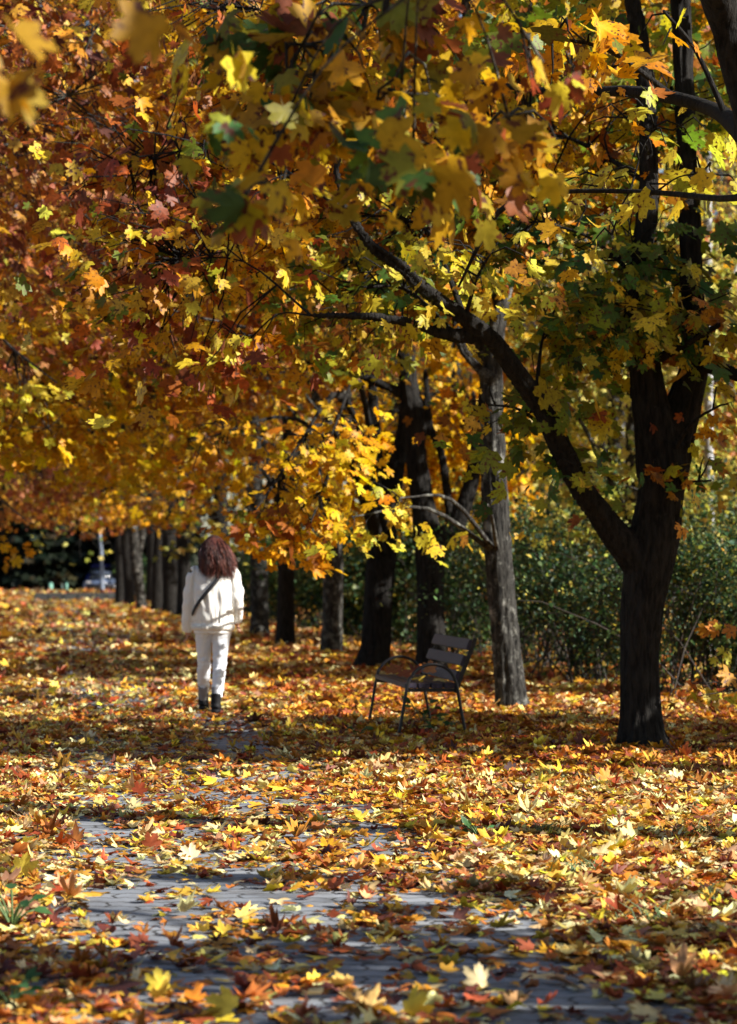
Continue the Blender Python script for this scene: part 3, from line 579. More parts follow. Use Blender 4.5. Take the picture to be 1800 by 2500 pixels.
# a thin sunny twig plant at the picture edge
o = thing('sapling', 'thin sapling with a few sunlit yellow leaves at the picture edge', 'sapling', (3.05, 18.6, 0), None)
w = Wood(); lv = Leaves()
tips = [at(1745, 1680, 18.5), at(1700, 1700, 18.4), at(1770, 1590, 18.6), at(1690, 1668, 18.4), at(1765, 1520, 18.6), at(1780, 1650, 18.5)]
for i, e in enumerate(tips):
    a = np.array([3.05+.03*i, 18.6, 0]); w.add([(*a, .01), (*(a*.5+e*.5+np.array([.12, 0, .22])), .006), (*e, .002)], K=7, S=5, skel=False)
    sprays(lv, np.array([e]*2), np.array([[-.6, -.4, -.2]]*2), 4, 'orange' if i % 2 else 'lemon', .06, .07, keep_all=True)
w.build('stems', BARK_TWIG, o); lv.build('foliage', LEAF, o)
# ---------------------------------------------------------------- the far wood, and dark conifers standing in for shade under far canopies
lv = Leaves(); n = 26000
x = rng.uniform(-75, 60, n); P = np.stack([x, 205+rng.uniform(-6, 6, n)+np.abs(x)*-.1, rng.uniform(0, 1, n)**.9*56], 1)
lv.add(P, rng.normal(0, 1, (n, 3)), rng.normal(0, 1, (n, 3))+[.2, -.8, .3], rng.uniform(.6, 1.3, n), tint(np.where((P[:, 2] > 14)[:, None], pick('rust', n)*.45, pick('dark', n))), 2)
n = 9000; P = np.stack([rng.uniform(2, 45, n), rng.uniform(126, 200, n), rng.uniform(1.5, 17, n)], 1)  # hidden leaf mass added to shade the ground at the far end
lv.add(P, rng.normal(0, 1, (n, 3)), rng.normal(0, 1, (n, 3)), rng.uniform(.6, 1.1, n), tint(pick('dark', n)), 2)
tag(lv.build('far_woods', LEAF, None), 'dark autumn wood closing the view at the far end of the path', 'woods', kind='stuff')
for i, (px, D, h, r, lab) in enumerate([(30, 196, 13, 3.2, 'dark conifer added as canopy shade at the picture edge beyond the road'), (110, 192, 15, 3.6, 'tall dark conifer added as canopy shade beside the lamp post'), (190, 196, 14, 3.4, 'broad dark conifer added as canopy shade right behind the lamp post'), (300, 194, 13, 3.2, 'dark conifer added as canopy shade between the far trunks'), (410, 190, 14, 3.4, 'dark conifer behind the walker\'s sleeve')]):
    X = (px-900)/F*D; o = thing('conifer', lab, 'tree', (X, D, 0), 'dark conifers added as canopy shade beyond the road'); w = Wood()
    w.add([(X, D, -.1, .3), (X, D, h*.5, .2), (X, D, h, .03)], S=8, skel=False); w.build('trunk', BARK_DARK, o)
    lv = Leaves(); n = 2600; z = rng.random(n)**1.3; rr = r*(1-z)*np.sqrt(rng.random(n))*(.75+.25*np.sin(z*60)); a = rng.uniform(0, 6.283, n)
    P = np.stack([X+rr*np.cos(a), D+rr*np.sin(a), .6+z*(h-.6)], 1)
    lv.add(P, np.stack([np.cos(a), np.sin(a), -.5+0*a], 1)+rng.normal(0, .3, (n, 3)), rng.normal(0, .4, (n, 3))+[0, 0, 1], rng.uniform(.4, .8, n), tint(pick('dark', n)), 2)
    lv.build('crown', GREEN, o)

# ================================================================ GROUND
def ground_mat():
    m, nt, b, L = new_mat('leafy_ground'); tc = N(nt, 'ShaderNodeTexCoord')
    v = N(nt, 'ShaderNodeTexVoronoi', i_Scale=9.0); L(tc.outputs['Object'], v.inputs['Vector'])
    sp = N(nt, 'ShaderNodeSeparateColor'); L(v.outputs['Color'], sp.inputs['Color'])
    r = ramp(nt, [(0, (.05, .02, .012)), (.3, (.16, .05, .022)), (.55, (.3, .12, .03)), (.8, (.42, .24, .05)), (1, (.55, .38, .12))]); L(sp.outputs['Red'], r.inputs['Fac'])
    n = N(nt, 'ShaderNodeTexNoise', i_Scale=1.2, i_Detail=3.0); L(tc.outputs['Object'], n.inputs['Vector'])
    r2 = ramp(nt, [(.35, (.55, .55, .55)), (.65, (1, 1, 1))]); L(n.outputs['Fac'], r2.inputs['Fac'])
    mx = N(nt, 'ShaderNodeMix', data_type='RGBA', blend_type='MULTIPLY'); mx.inputs['Factor'].default_value = 1; L(r.outputs['Color'], mx.inputs[6]); L(r2.outputs['Color'], mx.inputs[7])
    L(mx.outputs[2], b.inputs['Base Color']); b.inputs['Roughness'].default_value = .9; b.inputs['Specular IOR Level'].default_value = .1
    bp = N(nt, 'ShaderNodeBump', i_Strength=.6, i_Distance=.04); L(v.outputs['Distance'], bp.inputs['Height']); L(bp.outputs['Normal'], b.inputs['Normal'])
    return m
def paver_mat():
    m, nt, b, L = new_mat('interlocking_pavers'); tc = N(nt, 'ShaderNodeTexCoord')
    sx = N(nt, 'ShaderNodeSeparateXYZ'); L(tc.outputs['Object'], sx.inputs['Vector'])
    def zig(src, scale, amp):
        a = N(nt, 'ShaderNodeMath', operation='MULTIPLY'); a.inputs[1].default_value = scale; L(src, a.inputs[0])
        p = N(nt, 'ShaderNodeMath', operation='PINGPONG'); p.inputs[1].default_value = 1; L(a.outputs[0], p.inputs[0])
        q = N(nt, 'ShaderNodeMath', operation='MULTIPLY'); q.inputs[1].default_value = amp; L(p.outputs[0], q.inputs[0]); return q.outputs[0]
    ax = N(nt, 'ShaderNodeMath', operation='ADD'); L(sx.outputs['X'], ax.inputs[0]); L(zig(sx.outputs['Y'], 18, .024), ax.inputs[1])
    ay = N(nt, 'ShaderNodeMath', operation='ADD'); L(sx.outputs['Y'], ay.inputs[0]); L(zig(sx.outputs['X'], 18, .024), ay.inputs[1])
    cx = N(nt, 'ShaderNodeCombineXYZ'); L(ax.outputs[0], cx.inputs['X']); L(ay.outputs[0], cx.inputs['Y'])
    br = N(nt, 'ShaderNodeTexBrick'); L(cx.outputs[0], br.inputs['Vector']); br.inputs['Scale'].default_value = 1
    br.inputs['Brick Width'].default_value = .26; br.inputs['Row Height'].default_value = .13; br.inputs['Mortar Size'].default_value = .008; br.inputs['Mortar Smooth'].default_value = .25
    br.inputs['Color1'].default_value = (.17, .185, .21, 1); br.inputs['Color2'].default_value = (.235, .25, .275, 1); br.inputs['Mortar'].default_value = (.035, .035, .035, 1)
    n = N(nt, 'ShaderNodeTexNoise', i_Scale=7.0, i_Detail=8.0, i_Roughness=.65); L(tc.outputs['Object'], n.inputs['Vector'])
    n3 = N(nt, 'ShaderNodeTexNoise', i_Scale=1.7, i_Detail=5.0); L(tc.outputs['Object'], n3.inputs['Vector']); av = N(nt, 'ShaderNodeMath', operation='MULTIPLY_ADD'); L(n3.outputs['Fac'], av.inputs[0]); av.inputs[1].default_value = .9; L(n.outputs['Fac'], av.inputs[2])
    r = ramp(nt, [(.62, (.42, .4, .38)), (1.0, (1.1, 1.1, 1.1))]); L(av.outputs[0], r.inputs['Fac'])
    mx = N(nt, 'ShaderNodeMix', data_type='RGBA', blend_type='MULTIPLY'); mx.inputs['Factor'].default_value = 1; L(br.outputs['Color'], mx.inputs[6]); L(r.outputs['Color'], mx.inputs[7])
    L(mx.outputs[2], b.inputs['Base Color']); b.inputs['Roughness'].default_value = .75
    n2 = N(nt, 'ShaderNodeTexNoise', i_Scale=240.0, i_Detail=2.0); L(tc.outputs['Object'], n2.inputs['Vector'])
    ad = N(nt, 'ShaderNodeMath', operation='MULTIPLY_ADD'); L(n2.outputs['Fac'], ad.inputs[0]); ad.inputs[1].default_value = .12
    iv = N(nt, 'ShaderNodeMath', operation='SUBTRACT'); iv.inputs[0].default_value = 1; L(br.outputs['Fac'], iv.inputs[1]); L(iv.outputs[0], ad.inputs[2])
    bp = N(nt, 'ShaderNodeBump', i_Strength=.7, i_Distance=.008); L(ad.outputs[0], bp.inputs['Height']); L(bp.outputs['Normal'], b.inputs['Normal'])
    return m
def sheet(name, pts, z, mat):
    bm = bmesh.new(); bm.faces.new([bm.verts.new((*p, z)) for p in pts]); o = bm_obj(name, bm, mat); return tag(o, kind='structure')
sheet('ground', [(-900, -60), (900, -60), (900, 1500), (-900, 1500)], 0, ground_mat())
PR = lambda D: .8-.137*(D-8.8)                                                             # right edge of the path
PW = 2.2
sheet('path', [(PR(-4)-PW, -4), (PR(-4), -4), (PR(112), 112), (PR(112)-PW, 112)], .004, paver_mat())
sheet('road', [(-70, 168), (-24.2, 160), (-23.6, 177), (-70, 186)], .004, plain('asphalt', (.055, .058, .065), .8, nscale=5))
# ---------------------------------------------------------------- leaf litter
def rows(n, D0, D1, halfw=.185, extra=1.5):
    n = int(n*(.185*(D0+D1)/2+1.5)/(.185*(D0+D1)/2+.6))
    D = np.sqrt(rng.uniform(D0*D0, D1*D1, n)); return np.stack([rng.uniform(-1, 1, n)*(halfw*D+extra), D], 1)
lit = Leaves(); pf0 = gr(528, 1742)
def lay(n, D0, D1, size, dens_path, tilt, pal='litter', zmax=.045):
    p = rows(n, D0, D1); n = len(p); X, D = p[:, 0], p[:, 1]
    edge = np.minimum(PR(D)-X, X-(PR(D)-PW))                                               # >0 on the path
    cl = vn(X*1.9, D*1.2, 21)*.4+vn(X*5.3, D*4, 22)*.6
    on = edge > .02
    base = np.interp(D, [7, 10, 12, 14, 17, 22, 30, 45], [.34, .3, .32, .36, .42, .58, .82, 1])
    pk = np.where(on, np.clip(base+(cl-.5)*1.35+.6*np.clip(1-edge/.3, 0, 1)+.25*(PR(D)-X > 1.8), .05, 1), 1.)
    pk = np.where((np.abs(X-pf0[0]-.12*(pf0[1]-D)) < .28) & (D > pf0[1]-5.5) & (D < pf0[1]+.7), pk*.33, pk)
    k = rng.random(n) < pk; p = p[k]; on = on[k]; n = len(p)
    a = rng.uniform(0, 6.283, n); tl = np.abs(rng.normal(0, tilt, n)); b_ = rng.uniform(0, 6.283, n)
    tip = np.stack([np.cos(a), np.sin(a), rng.normal(0, .1, n)+tl*.25*rng.choice([-1, 1], n)], 1)
    nor = np.stack([np.sin(tl)*np.cos(b_), np.sin(tl)*np.sin(b_), np.cos(tl)], 1)
    sz = size*np.exp(rng.normal(0, .25, n))
    z = .008+rng.uniform(0, 1, n)**1.5*np.where(on, zmax*.4, zmax)+sz*.3*np.sin(np.minimum(tl, 1.2))
    col = pick(pal, n)
    red = vn(p[:, 0]*.9, p[:, 1]*.5, 31) > .62; rp = .45*red+.38*((p[:, 0] > PR(p[:, 1])+.5) & (p[:, 1] > 16) & (p[:, 1] < 40))+.3*((p[:, 1] < 9) & (p[:, 0] < -.5)); sw = rng.random(n) < rp; col[sw] = pick('rust', sw.sum())
    pos = np.stack([p[:, 0], p[:, 1], z], 1); ld = lod_of(sz, p[:, 1])
    for q in np.unique(ld):
        w = ld == q; lit.add(pos[w], tip[w], nor[w], sz[w], tint(col[w], .26), int(q), .33, (.5, 1.12), .14)
lay(48000, 5.6, 16, .048, .36, .19, zmax=.028)
lay(52000, 15, 24, .051, .5, .22, zmax=.03)
lay(36000, 23, 40, .068, .8, .24)
lay(26000, 38, 75, .1, .9, .35)
lay(18000, 72, 128, .16, 1, .4, zmax=.06)
lay(9000, 126, 178, .26, 1, .4, zmax=.06)
tag(lit.build('leaf_litter', LITTER, None), 'carpet of fallen yellow, orange and brown maple leaves over path and verge', 'fallen leaves', kind='stuff')
# single leaves that stand out
def lone(label, pos, size, col, tip, nor, group='single fallen leaves', lod=0, mat=None, curl=.3, name='fallen_leaf'):
    l = Leaves(); l.add(np.array([pos]), np.array([tip], float), np.array([nor], float), np.array([size]), np.array([col]), lod, curl)
    o = link(name, None, None, tuple(pos)); bpy.data.objects.remove(o)
    V = np.vstack(l.V)-np.array(pos); me = tri_data(name, V, np.vstack(l.T), mat or LITTER, np.vstack(l.C))
    return tag(link(name, me, None, tuple(pos)), label, 'leaf', group)
for lab, px, py, s, c, up in [
    ('large bright yellow leaf standing up at the picture edge', 55, 2135, .12, (.76, .6, .08), .8), ('cream white leaf tilted up on the bare paving', 466, 2098, .1, (.66, .55, .33), .6),
    ('crimson leaf standing up amid pale ones', 338, 1935, .1, (.34, .06, .02), .7), ('deep red leaf on the shaded strip of paving', 366, 2070, .1, (.28, .06, .02), .7),
    ('big flat yellow leaf lying on the paving at the very bottom', 1005, 2478, .11, (.74, .55, .05), .25), ('pointed cream leaf standing on edge near the bottom', 1170, 2420, .09, (.76, .62, .34), .9),
    ('yellow leaf in the shade at the bottom edge', 560, 2470, .11, (.7, .52, .06), .3), ('pale yellow-green leaf lying open on the verge', 1545, 2045, .13, (.6, .56, .2), .3),
    ('pale star-shaped leaf standing up on the verge before the dark maple', 1652, 1905, .1, (.78, .66, .3), .9), ('folded brown-orange leaf sticking up before the forked maple', 1480, 1905, .12, (.55, .25, .02), .8),
    ('small vivid orange leaf lying in the shade near the walker', 215, 1785, .09, (.62, .2, .02), .5), ('bright yellow leaf alone on the far carpet', 135, 1672, .12, (.8, .66, .1), .8),
    ('lime yellow leaf on sunlit paving behind the walker', 520, 1908, .1, (.7, .62, .03), .3), ('twisted yellow leaf in deep shade near the bottom', 390, 2425, .085, (.72, .56, .05), .7),
    ('dull purple-brown leaf in the pale drift before the forked maple', 1245, 1880, .09, (.1, .06, .06), .5)]:
    g_ = gr(px, py+s*F/14*.3); g_[2] = .02+s*.3*up
    lone(lab, g_, s*.68, c, (random.uniform(-.5, .5), -.2+.3*up, up), (.3, -1+.2*up, 1.1-up))
# ---------------------------------------------------------------- small green plants in the litter
def weed(label, px, py, n, s, h, name='weed'):
    g_ = gr(px, py); o = thing(name, label, 'plant', tuple(g_), 'green plants in the leaf litter'); lv = Leaves(); w = Wood()
    for i in range(n):
        a = random.uniform(0, 6.28); e = g_+np.array([math.cos(a)*h*.6, math.sin(a)*h*.6, h*random.uniform(.4, 1)])
        w.add([(*g_, .003), (*(g_*.5+e*.5+np.array([0, 0, h*.15])), .002), (*e, .0015)], K=4, S=4, skel=False)
        lv.add(e[None], np.array([[math.cos(a), math.sin(a), .2]]), np.array([[0, -.5, 1.]]), np.array([s*random.uniform(.7, 1.2)]), tint(np.array([(.05, .13, .04)])), 5, .3)
    w.build('stems', GREEN_STEM, o); lv.build('foliage', GREEN, o)
GREEN_STEM = plain('green_stem', (.08, .14, .04), .6)
weed('broad-leaved green weed at the picture edge by the paving', 30, 2270, 12, .055, .14); weed('small dark green weed at the bottom corner', 25, 2460, 9, .06, .1)
weed('curled dark green weed under the bench', 1035, 1772, 9, .1, .2); weed('flat dark green weed beside the bench leg', 1075, 1785, 8, .1, .1); weed('small green sprig in front of the bench', 872, 1808, 9, .07, .12)
weed('bright green sprig at the edge of the paving', 1172, 2058, 9, .05, .09)
for lab, px, py in [('grass tuft in the litter below the forked maple', 1325, 2045), ('grass tuft in the litter beside the paving', 1420, 2145), ('grass tuft near the picture edge', 1735, 2215), ('grass tuft low on the verge near the bottom', 1580, 2262), ('thin grass tuft left of the pale leaf', 1700, 2050)]:
    g_ = gr(px, py); n = 26; a = rng.uniform(0, 6.28, n); ln = rng.uniform(.05, .12, n)
    A = g_+np.stack([rng.normal(0, .05, n), rng.normal(0, .04, n), 0*a], 1); d = np.stack([np.cos(a)*.4, np.sin(a)*.4, np.ones(n)], 1)*ln[:, None]
    q = np.stack([A, A+d*.6, A+d+np.stack([np.cos(a)*ln*.3, np.sin(a)*ln*.3, -ln*.1], 1)], 1); V, Q = tubes(q, np.tile([.003, .0025, .0008], (n, 1)), 3)
    o = link('grass_tuft', tri_data('grass_tuft', V-g_, Q, GREEN_STEM), None, tuple(g_)); tag(o, lab, 'grass', 'green plants in the leaf litter')
# ================================================================ BENCH
WOODP = plain('painted_slats', (.022, .015, .034), .6, nscale=30, namp=.35, bump=.25)
METAL = plain('dark_metal', (.012, .011, .012), .45, spec=.4)
A0, A1 = np.array([.25, 19.75]), np.array([.0, 21.65])
mid = (A0+A1)/2; du = (A1-A0)/np.linalg.norm(A1-A0); LEN = 1.86
bench = thing('park_bench', 'dark slatted park bench with curved tube arms facing the path, leaves on its seat', 'bench', (mid[0], mid[1], 0), None, math.atan2(du[1], du[0])-math.pi/2)
# local axes: y along the bench (away from the viewer), x from front to back
def tube_part(name, pts, r, parent, mat=METAL, K=24, S=10):
    p = spline([(*q, r) for q in pts], K); V, q, t, _, _ = limb([tuple(x) for x in p], K, S, 1, 0)
    me = tri_data(name, V, q, mat, smooth=True); return link(name, me, parent)
def board(name, c, size, ry, parent, mat, bev=.006):
    bm = bmesh.new(); bmesh.ops.create_cube(bm, size=1)
    for v in bm.verts: v.co = Vector((v.co.x*size[0], v.co.y*size[1], v.co.z*size[2]))
    bmesh.ops.bevel(bm, geom=list(bm.edges), offset=bev, segments=2, affect='EDGES')
    bm.transform(Matrix.Translation(c) @ Matrix.Rotation(ry, 4, 'Y')); return bm_obj(name, bm, mat, parent, False)
for y in (-LEN/2, LEN/2):
    tube_part('armrest', [(0, y, 0), (.035, y, .21), (.07, y, .41), (.105, y, .5), (.18, y, .57), (.277, y, .597), (.37, y, .575), (.44, y, .52), (.478, y, .44)], .0135, bench, K=34)
    tube_part('leg', [(.478, y, .445), (.51, y, .26), (.56, y, 0)], .0135, bench, K=10)
    yy = y*.985
    board('back_support', (.56, yy-.03*np.sign(y), .585), (.034, .03, .48), .36, bench, METAL, .004)
    board('seat_rail', (.27, yy-.03*np.sign(y), .383), (.42, .03, .028), .0, bench, METAL, .004)
for z, x in ((.495, .49), (.625, .54), (.755, .59)):
    board('backrest_slat', (x, 0, z), (.03, LEN-.03, .092), .36, bench, WOODP)
for i in range(4): board('seat_slat', (.105+i*.108, 0, .42), (.098, LEN-.03, .042), .0, bench, WOODP)
M = bench.matrix_basis.copy()
for i, (x, y, c, s, up, lab) in enumerate([(.32, -.55, (.5, .2, .07), .09, .95, 'orange-brown leaf standing upright on the bench seat against the backrest'), (.2, -.62, (.62, .42, .06), .09, .2, 'yellow leaf lying on the near end of the bench seat'), (.15, -.2, (.3, .08, .03), .09, .3, 'red-brown leaf in the middle of the bench seat'),
        (.3, .1, (.24, .06, .03), .09, .3, 'dark red leaf on the bench seat under the lowest back slat'), (.12, .35, (.3, .1, .03), .085, .4, 'curled rusty leaf toward the far arm of the bench'), (.36, -.8, (.66, .55, .2), .08, .1, 'cream leaf flat on the bench seat by the near arm'), (.2, .6, (.34, .09, .03), .085, .4, 'brown leaf beside the far arm of the bench')]):
    p = M @ Vector((x, y, .444+.012+.08*up))
    lone(lab, np.array(p), s, c, (.1, .3, up), (-.2, -1+.1*up, 1.05-up), 'leaves lying on the bench', name='leaf_on_bench')

# ================================================================ PERSON
CLOTH = plain('cream_corduroy', (.8, .79, .76), .85, nscale=90, namp=.05, bump=.12, spec=.2)
RIBBED = plain('ribbed_hem', (.74, .72, .67), .85, nscale=140, namp=.08, bump=.2, spec=.2)
SHIRT = plain('white_tee', (.78, .78, .78), .8)
DENIM = plain('white_trousers', (.74, .77, .82), .8, nscale=120, namp=.04, bump=.08, spec=.2)
SKIN = plain('skin', (.5, .27, .19), .5)
SHOEM = plain('black_shoe', (.008, .008, .01), .7, spec=.2)
SOCKM = plain('grey_sock', (.22, .22, .24), .9)
STRAPM = plain('black_strap', (.012, .011, .013), .6)
HAIRM, nt, b_, L_ = new_mat('brown_hair')
a_ = N(nt, 'ShaderNodeAttribute', attribute_name='col'); L_(a_.outputs['Color'], b_.inputs['Base Color']); b_.inputs['Roughness'].default_value = .42; b_.inputs['Specular IOR Level'].default_value = .35
pf = gr(528, 1742)
person = thing('person', 'person walking away in a cream jacket and white trousers, long brown hair, black shoes', 'person', (pf[0]-.04, pf[1]-.05, .012))
class Shell:
    def __init__(s): s.V = []; s.F = []; s.n = 0
    def loft(s, rings, S=28):
        """rings: (x,y,z,rx,ry) horizontal ellipses"""
        th = np.arange(S)*2*np.pi/S; V = []
        for x, y, z, rx, ry in rings:
            V.append(np.stack([x+rx*np.cos(th), y+ry*np.sin(th), np.full(S, z)], 1))
        s._skin(np.array(V), S)
    def tube(s, pts, S=20, K=None):
        sp = spline(pts, K or len(pts)*5); V, _ = tubes(sp[None, :, :3], sp[None, :, 3], S); s._skin(V.reshape(len(sp), S, 3), S)
    def _skin(s, V, S):
        K = len(V); b = s.n; s.V += [V.reshape(-1, 3), V[0].mean(0)[None], V[-1].mean(0)[None]]; e = b+K*S
        for i in range(K-1):
            for j in range(S):
                k = (j+1) % S; s.F.append((b+i*S+j, b+i*S+k, b+(i+1)*S+k, b+(i+1)*S+j))
        for j in range(S):
            k = (j+1) % S; s.F.append((e, b+k, b+j)); s.F.append((e+1, b+(K-1)*S+j, b+(K-1)*S+k))
        s.n += K*S+2
    def ball(s, c, r, S=20):
        k = np.linspace(-.97, .97, 12); s.loft([(c[0], c[1], c[2]+t*r[2], r[0]*math.sqrt(1-t*t), r[1]*math.sqrt(1-t*t)) for t in k], S)
    def build(s, name, mat, parent, voxel=None, sm=4):
        me = bpy.data.meshes.new(name); me.from_pydata(np.vstack(s.V).tolist(), [], s.F); me.materials.append(mat); me.update()
        bm = bmesh.new(); bm.from_mesh(me); bmesh.ops.recalc_face_normals(bm, faces=bm.faces); bm.to_mesh(me); bm.free()
        o = link(name, me, parent)
        if voxel: remesh(o, voxel, sm)
        return o
RF, LF = (.045, -.06), (-.105, .42)                                                        # ankles: right foot behind, left foot stepping ahead
# body (one continuous surface): torso, neck, head, arms, hands with fingers, legs, feet
bd = Shell()
bd.loft([(0, .12, .82, .15, .1), (0, .12, .95, .15, .11), (0, .13, 1.1, .135, .1), (0, .13, 1.25, .155, .1), (0, .13, 1.36, .165, .085), (0, .135, 1.42, .11, .07), (0, .14, 1.45, .055, .055), (0.005, .15, 1.5, .052, .055), (.01, .155, 1.55, .06, .07)])
bd.ball((.012, .165, 1.585), (.075, .095, .115)); bd.tube([(.012, .25, 1.6, .012), (.012, .275, 1.57, .014), (.012, .262, 1.555, .01)], 10)
bd.tube([(.012, .245, 1.525, .02), (.012, .255, 1.52, .012)], 10); bd.ball((-.066, .165, 1.575), (.012, .02, .032), 10); bd.ball((.09, .165, 1.575), (.012, .02, .032), 10)
for sx in (-.026, .05): bd.ball((sx, .245, 1.6), (.016, .012, .01), 10)
for arm in ([(-.15, .13, 1.34, .048), (-.215, .115, 1.08, .04), (-.235, .16, .82, .028)], [(.15, .13, 1.34, .048), (.232, .1, 1.08, .04), (.225, .24, .9, .028)]):
    bd.tube(arm, 16, 16)
    w = np.array(arm[-1][:3]); d = nrm(w-np.array(arm[1][:3])); sgn = -1 if w[0] < 0 else 1
    k = np.array([0, 1., 0]); k = nrm(k-d*np.dot(k, d)); inn = np.cross(d, k)*sgn
    P0 = w+d*.03; bd.tube([(*w, .026), (*(w+d*.03+k*.006), .03), (*(w+d*.075+k*.004), .032), (*(w+d*.09), .022)], 14, 12)
    for j, (off, ln) in enumerate(((.027, .072), (.009, .08), (-.009, .075), (-.026, .06))):
        a = w+d*.085+k*off; bd.tube([(*a, .0095), (*(a+d*ln*.5+inn*.01), .0088), (*(a+d*ln*.9+inn*.03), .0075), (*(a+d*ln+inn*.042), .006)], 8, 10)
    a = w+d*.04+k*.03; bd.tube([(*a, .011), (*(a+d*.025+k*.018+inn*.006), .0105), (*(a+d*.055+k*.02+inn*.015), .008)], 8, 8)
for leg in ([(-.08, .12, .86, .078), (-.09, .2, .48, .05), (-.102, .335, .25, .04), (-.104, .4, .14, .034), (-.104, .415, .08, .034)], [(.08, .12, .86, .078), (.072, .06, .48, .05), (.052, -.06, .1, .036)]): bd.tube(leg, 16, 18)
for (x, y) in (LF, RF): bd.tube([(x, y-.03, .06, .034), (x, y+.05, .05, .034), (x, y+.15, .035, .026), (x, y+.18, .03, .02)], 12)
body = bd.build('body', SKIN, person, .0055, 3)
# trousers
tr = Shell()
tr.loft([(0, .12, .79, .168, .125), (0, .12, .84, .172, .128), (0, .12, .9, .168, .12), (0, .12, .96, .155, .11)])
tr.tube([(-.082, .12, .84, .088), (-.086, .135, .72, .082), (-.088, .18, .56, .071), (-.09, .205, .47, .067), (-.097, .27, .36, .063), (-.102, .345, .25, .058), (-.103, .395, .175, .05), (-.104, .402, .163, .043)], 24, 40)
tr.tube([(.084, .12, .84, .09), (.084, .11, .72, .086), (.078, .085, .58, .073), (.074, .07, .47, .068), (.066, .03, .36, .063), (.058, -.02, .24, .058), (.053, -.05, .16, .05), (.052, -.054, .148, .043)], 24, 40)
tro = tr.build('trousers', DENIM, person, .009, 5)
def folds(amp, fx, fz, sd):
    def f(co, no):
        a = np.arctan2(no[:, 1], no[:, 0]); s = co[:, 2]+.35*co[:, 0]
        return amp*((vn(a*fx+sd, s*fz, 1)-.5)*1.3+(vn(a*fx*2.3+sd+s*6, s*fz*2.2, 2)-.5)*.8)
    return f
def trouser_folds(co, no):
    z = co[:, 2]; k = np.exp(-((z-.47)/.09)**2)+np.exp(-((z-.22)/.06)**2)*1.1+np.exp(-((z-.78)/.08)**2)*.8+.35
    return k*.012*(vn(co[:, 0]*14+co[:, 2]*22, co[:, 2]*38-co[:, 0]*20, 3)-.5)+.008*(vn(co[:, 0]*30, co[:, 2]*7, 5)-.5)
displace(tro, trouser_folds)
# jacket
jk = Shell()
jk.loft([(.005, .12, .775, .188, .142), (.005, .12, .8, .2, .152), (.005, .12, .83, .203, .158), (.005, .12, .86, .2, .156), (.005, .12, 1.0, .206, .162), (.005, .12, 1.15, .212, .158), (.005, .125, 1.28, .2, .142), (.005, .13, 1.35, .175, .12), (.005, .133, 1.4, .128, .098), (.005, .137, 1.44, .085, .08), (.007, .142, 1.475, .07, .072)], 40)
jk.tube([(-.115, .13, 1.35, .07), (-.17, .125, 1.315, .078), (-.203, .115, 1.2, .071), (-.222, .108, 1.07, .064), (-.234, .125, .95, .057), (-.243, .15, .84, .051), (-.247, .165, .765, .046)], 22, 36)
jk.tube([(.125, .13, 1.35, .07), (.182, .125, 1.315, .078), (.216, .105, 1.2, .071), (.236, .09, 1.08, .065), (.238, .13, .99, .058), (.236, .19, .91, .05), (.232, .215, .865, .045)], 22, 36)
jac = jk.build('jacket', CLOTH, person, .0095, 3)
def jfold(co, no):
    x, z = co[:, 0], co[:, 2]; arm = np.clip((np.abs(x-.005)-.17)/.04, 0, 1)
    v = .024*(vn(x*24+z*2.5, z*3.2, 7)-.5)*(1-arm)*np.clip((1.42-z)*3, .2, 1)
    d = .013*(vn(x*9+np.sign(x)*z*8, z*12-np.abs(x)*14, 8)-.5)
    a = arm*.013*(vn(x*10+co[:, 1]*12, z*19+np.abs(x)*10, 9)-.5)
    seam = -.014*np.exp(-((np.abs(x-.005)-.185+.1*np.clip(z-1.2, 0, .3))/.008)**2)*(z > 1.0)*(no[:, 1] < 0)
    pleat = -.018*np.exp(-((x-.07)/.008)**2)*np.exp(-((z-.9)/.07)**2)-.010*np.exp(-((x-.1)/.006)**2)*np.exp(-((z-.87)/.05)**2)
    hem = -.007*np.exp(-((z-.855)/.012)**2)*(np.abs(x-.005) < .2)
    return v+d+a+seam+pleat+hem
displace(jac, jfold)
hm = Shell(); hm.loft([(.005, .12, .782+.0, .183, .142), (.005, .12, .789, .204, .16), (.005, .12, .81, .209, .165), (.005, .12, .828, .208, .164), (.005, .12, .836, .19, .15)], 48)
hem = hm.build('hem_band', RIBBED, person, .0085, 2)
displace(hem, lambda co, no: .006*(vn(co[:, 0]*45, co[:, 1]*45, 2)-.5)+.01*(vn(co[:, 0]*9, co[:, 2]*9, 3)-.5))
sh = Shell(); sh.loft([(.0, .12, .748, .15, .125), (.0, .12, .752, .182, .14), (.0, .12, .8, .182, .142)], 40)
she = sh.build('shirt_hem', SHIRT, person, .0085, 2); displace(she, lambda co, no: .014*(vn(co[:, 0]*16, co[:, 2]*14, 4)-.5))
cl = Shell(); cl.loft([(.006, .137, 1.452, .082, .082), (.007, .141, 1.458, .096, .094), (.007, .142, 1.485, .09, .088), (.007, .142, 1.492, .07, .07)], 30); cl.build('collar', CLOTH, person, .007, 3)
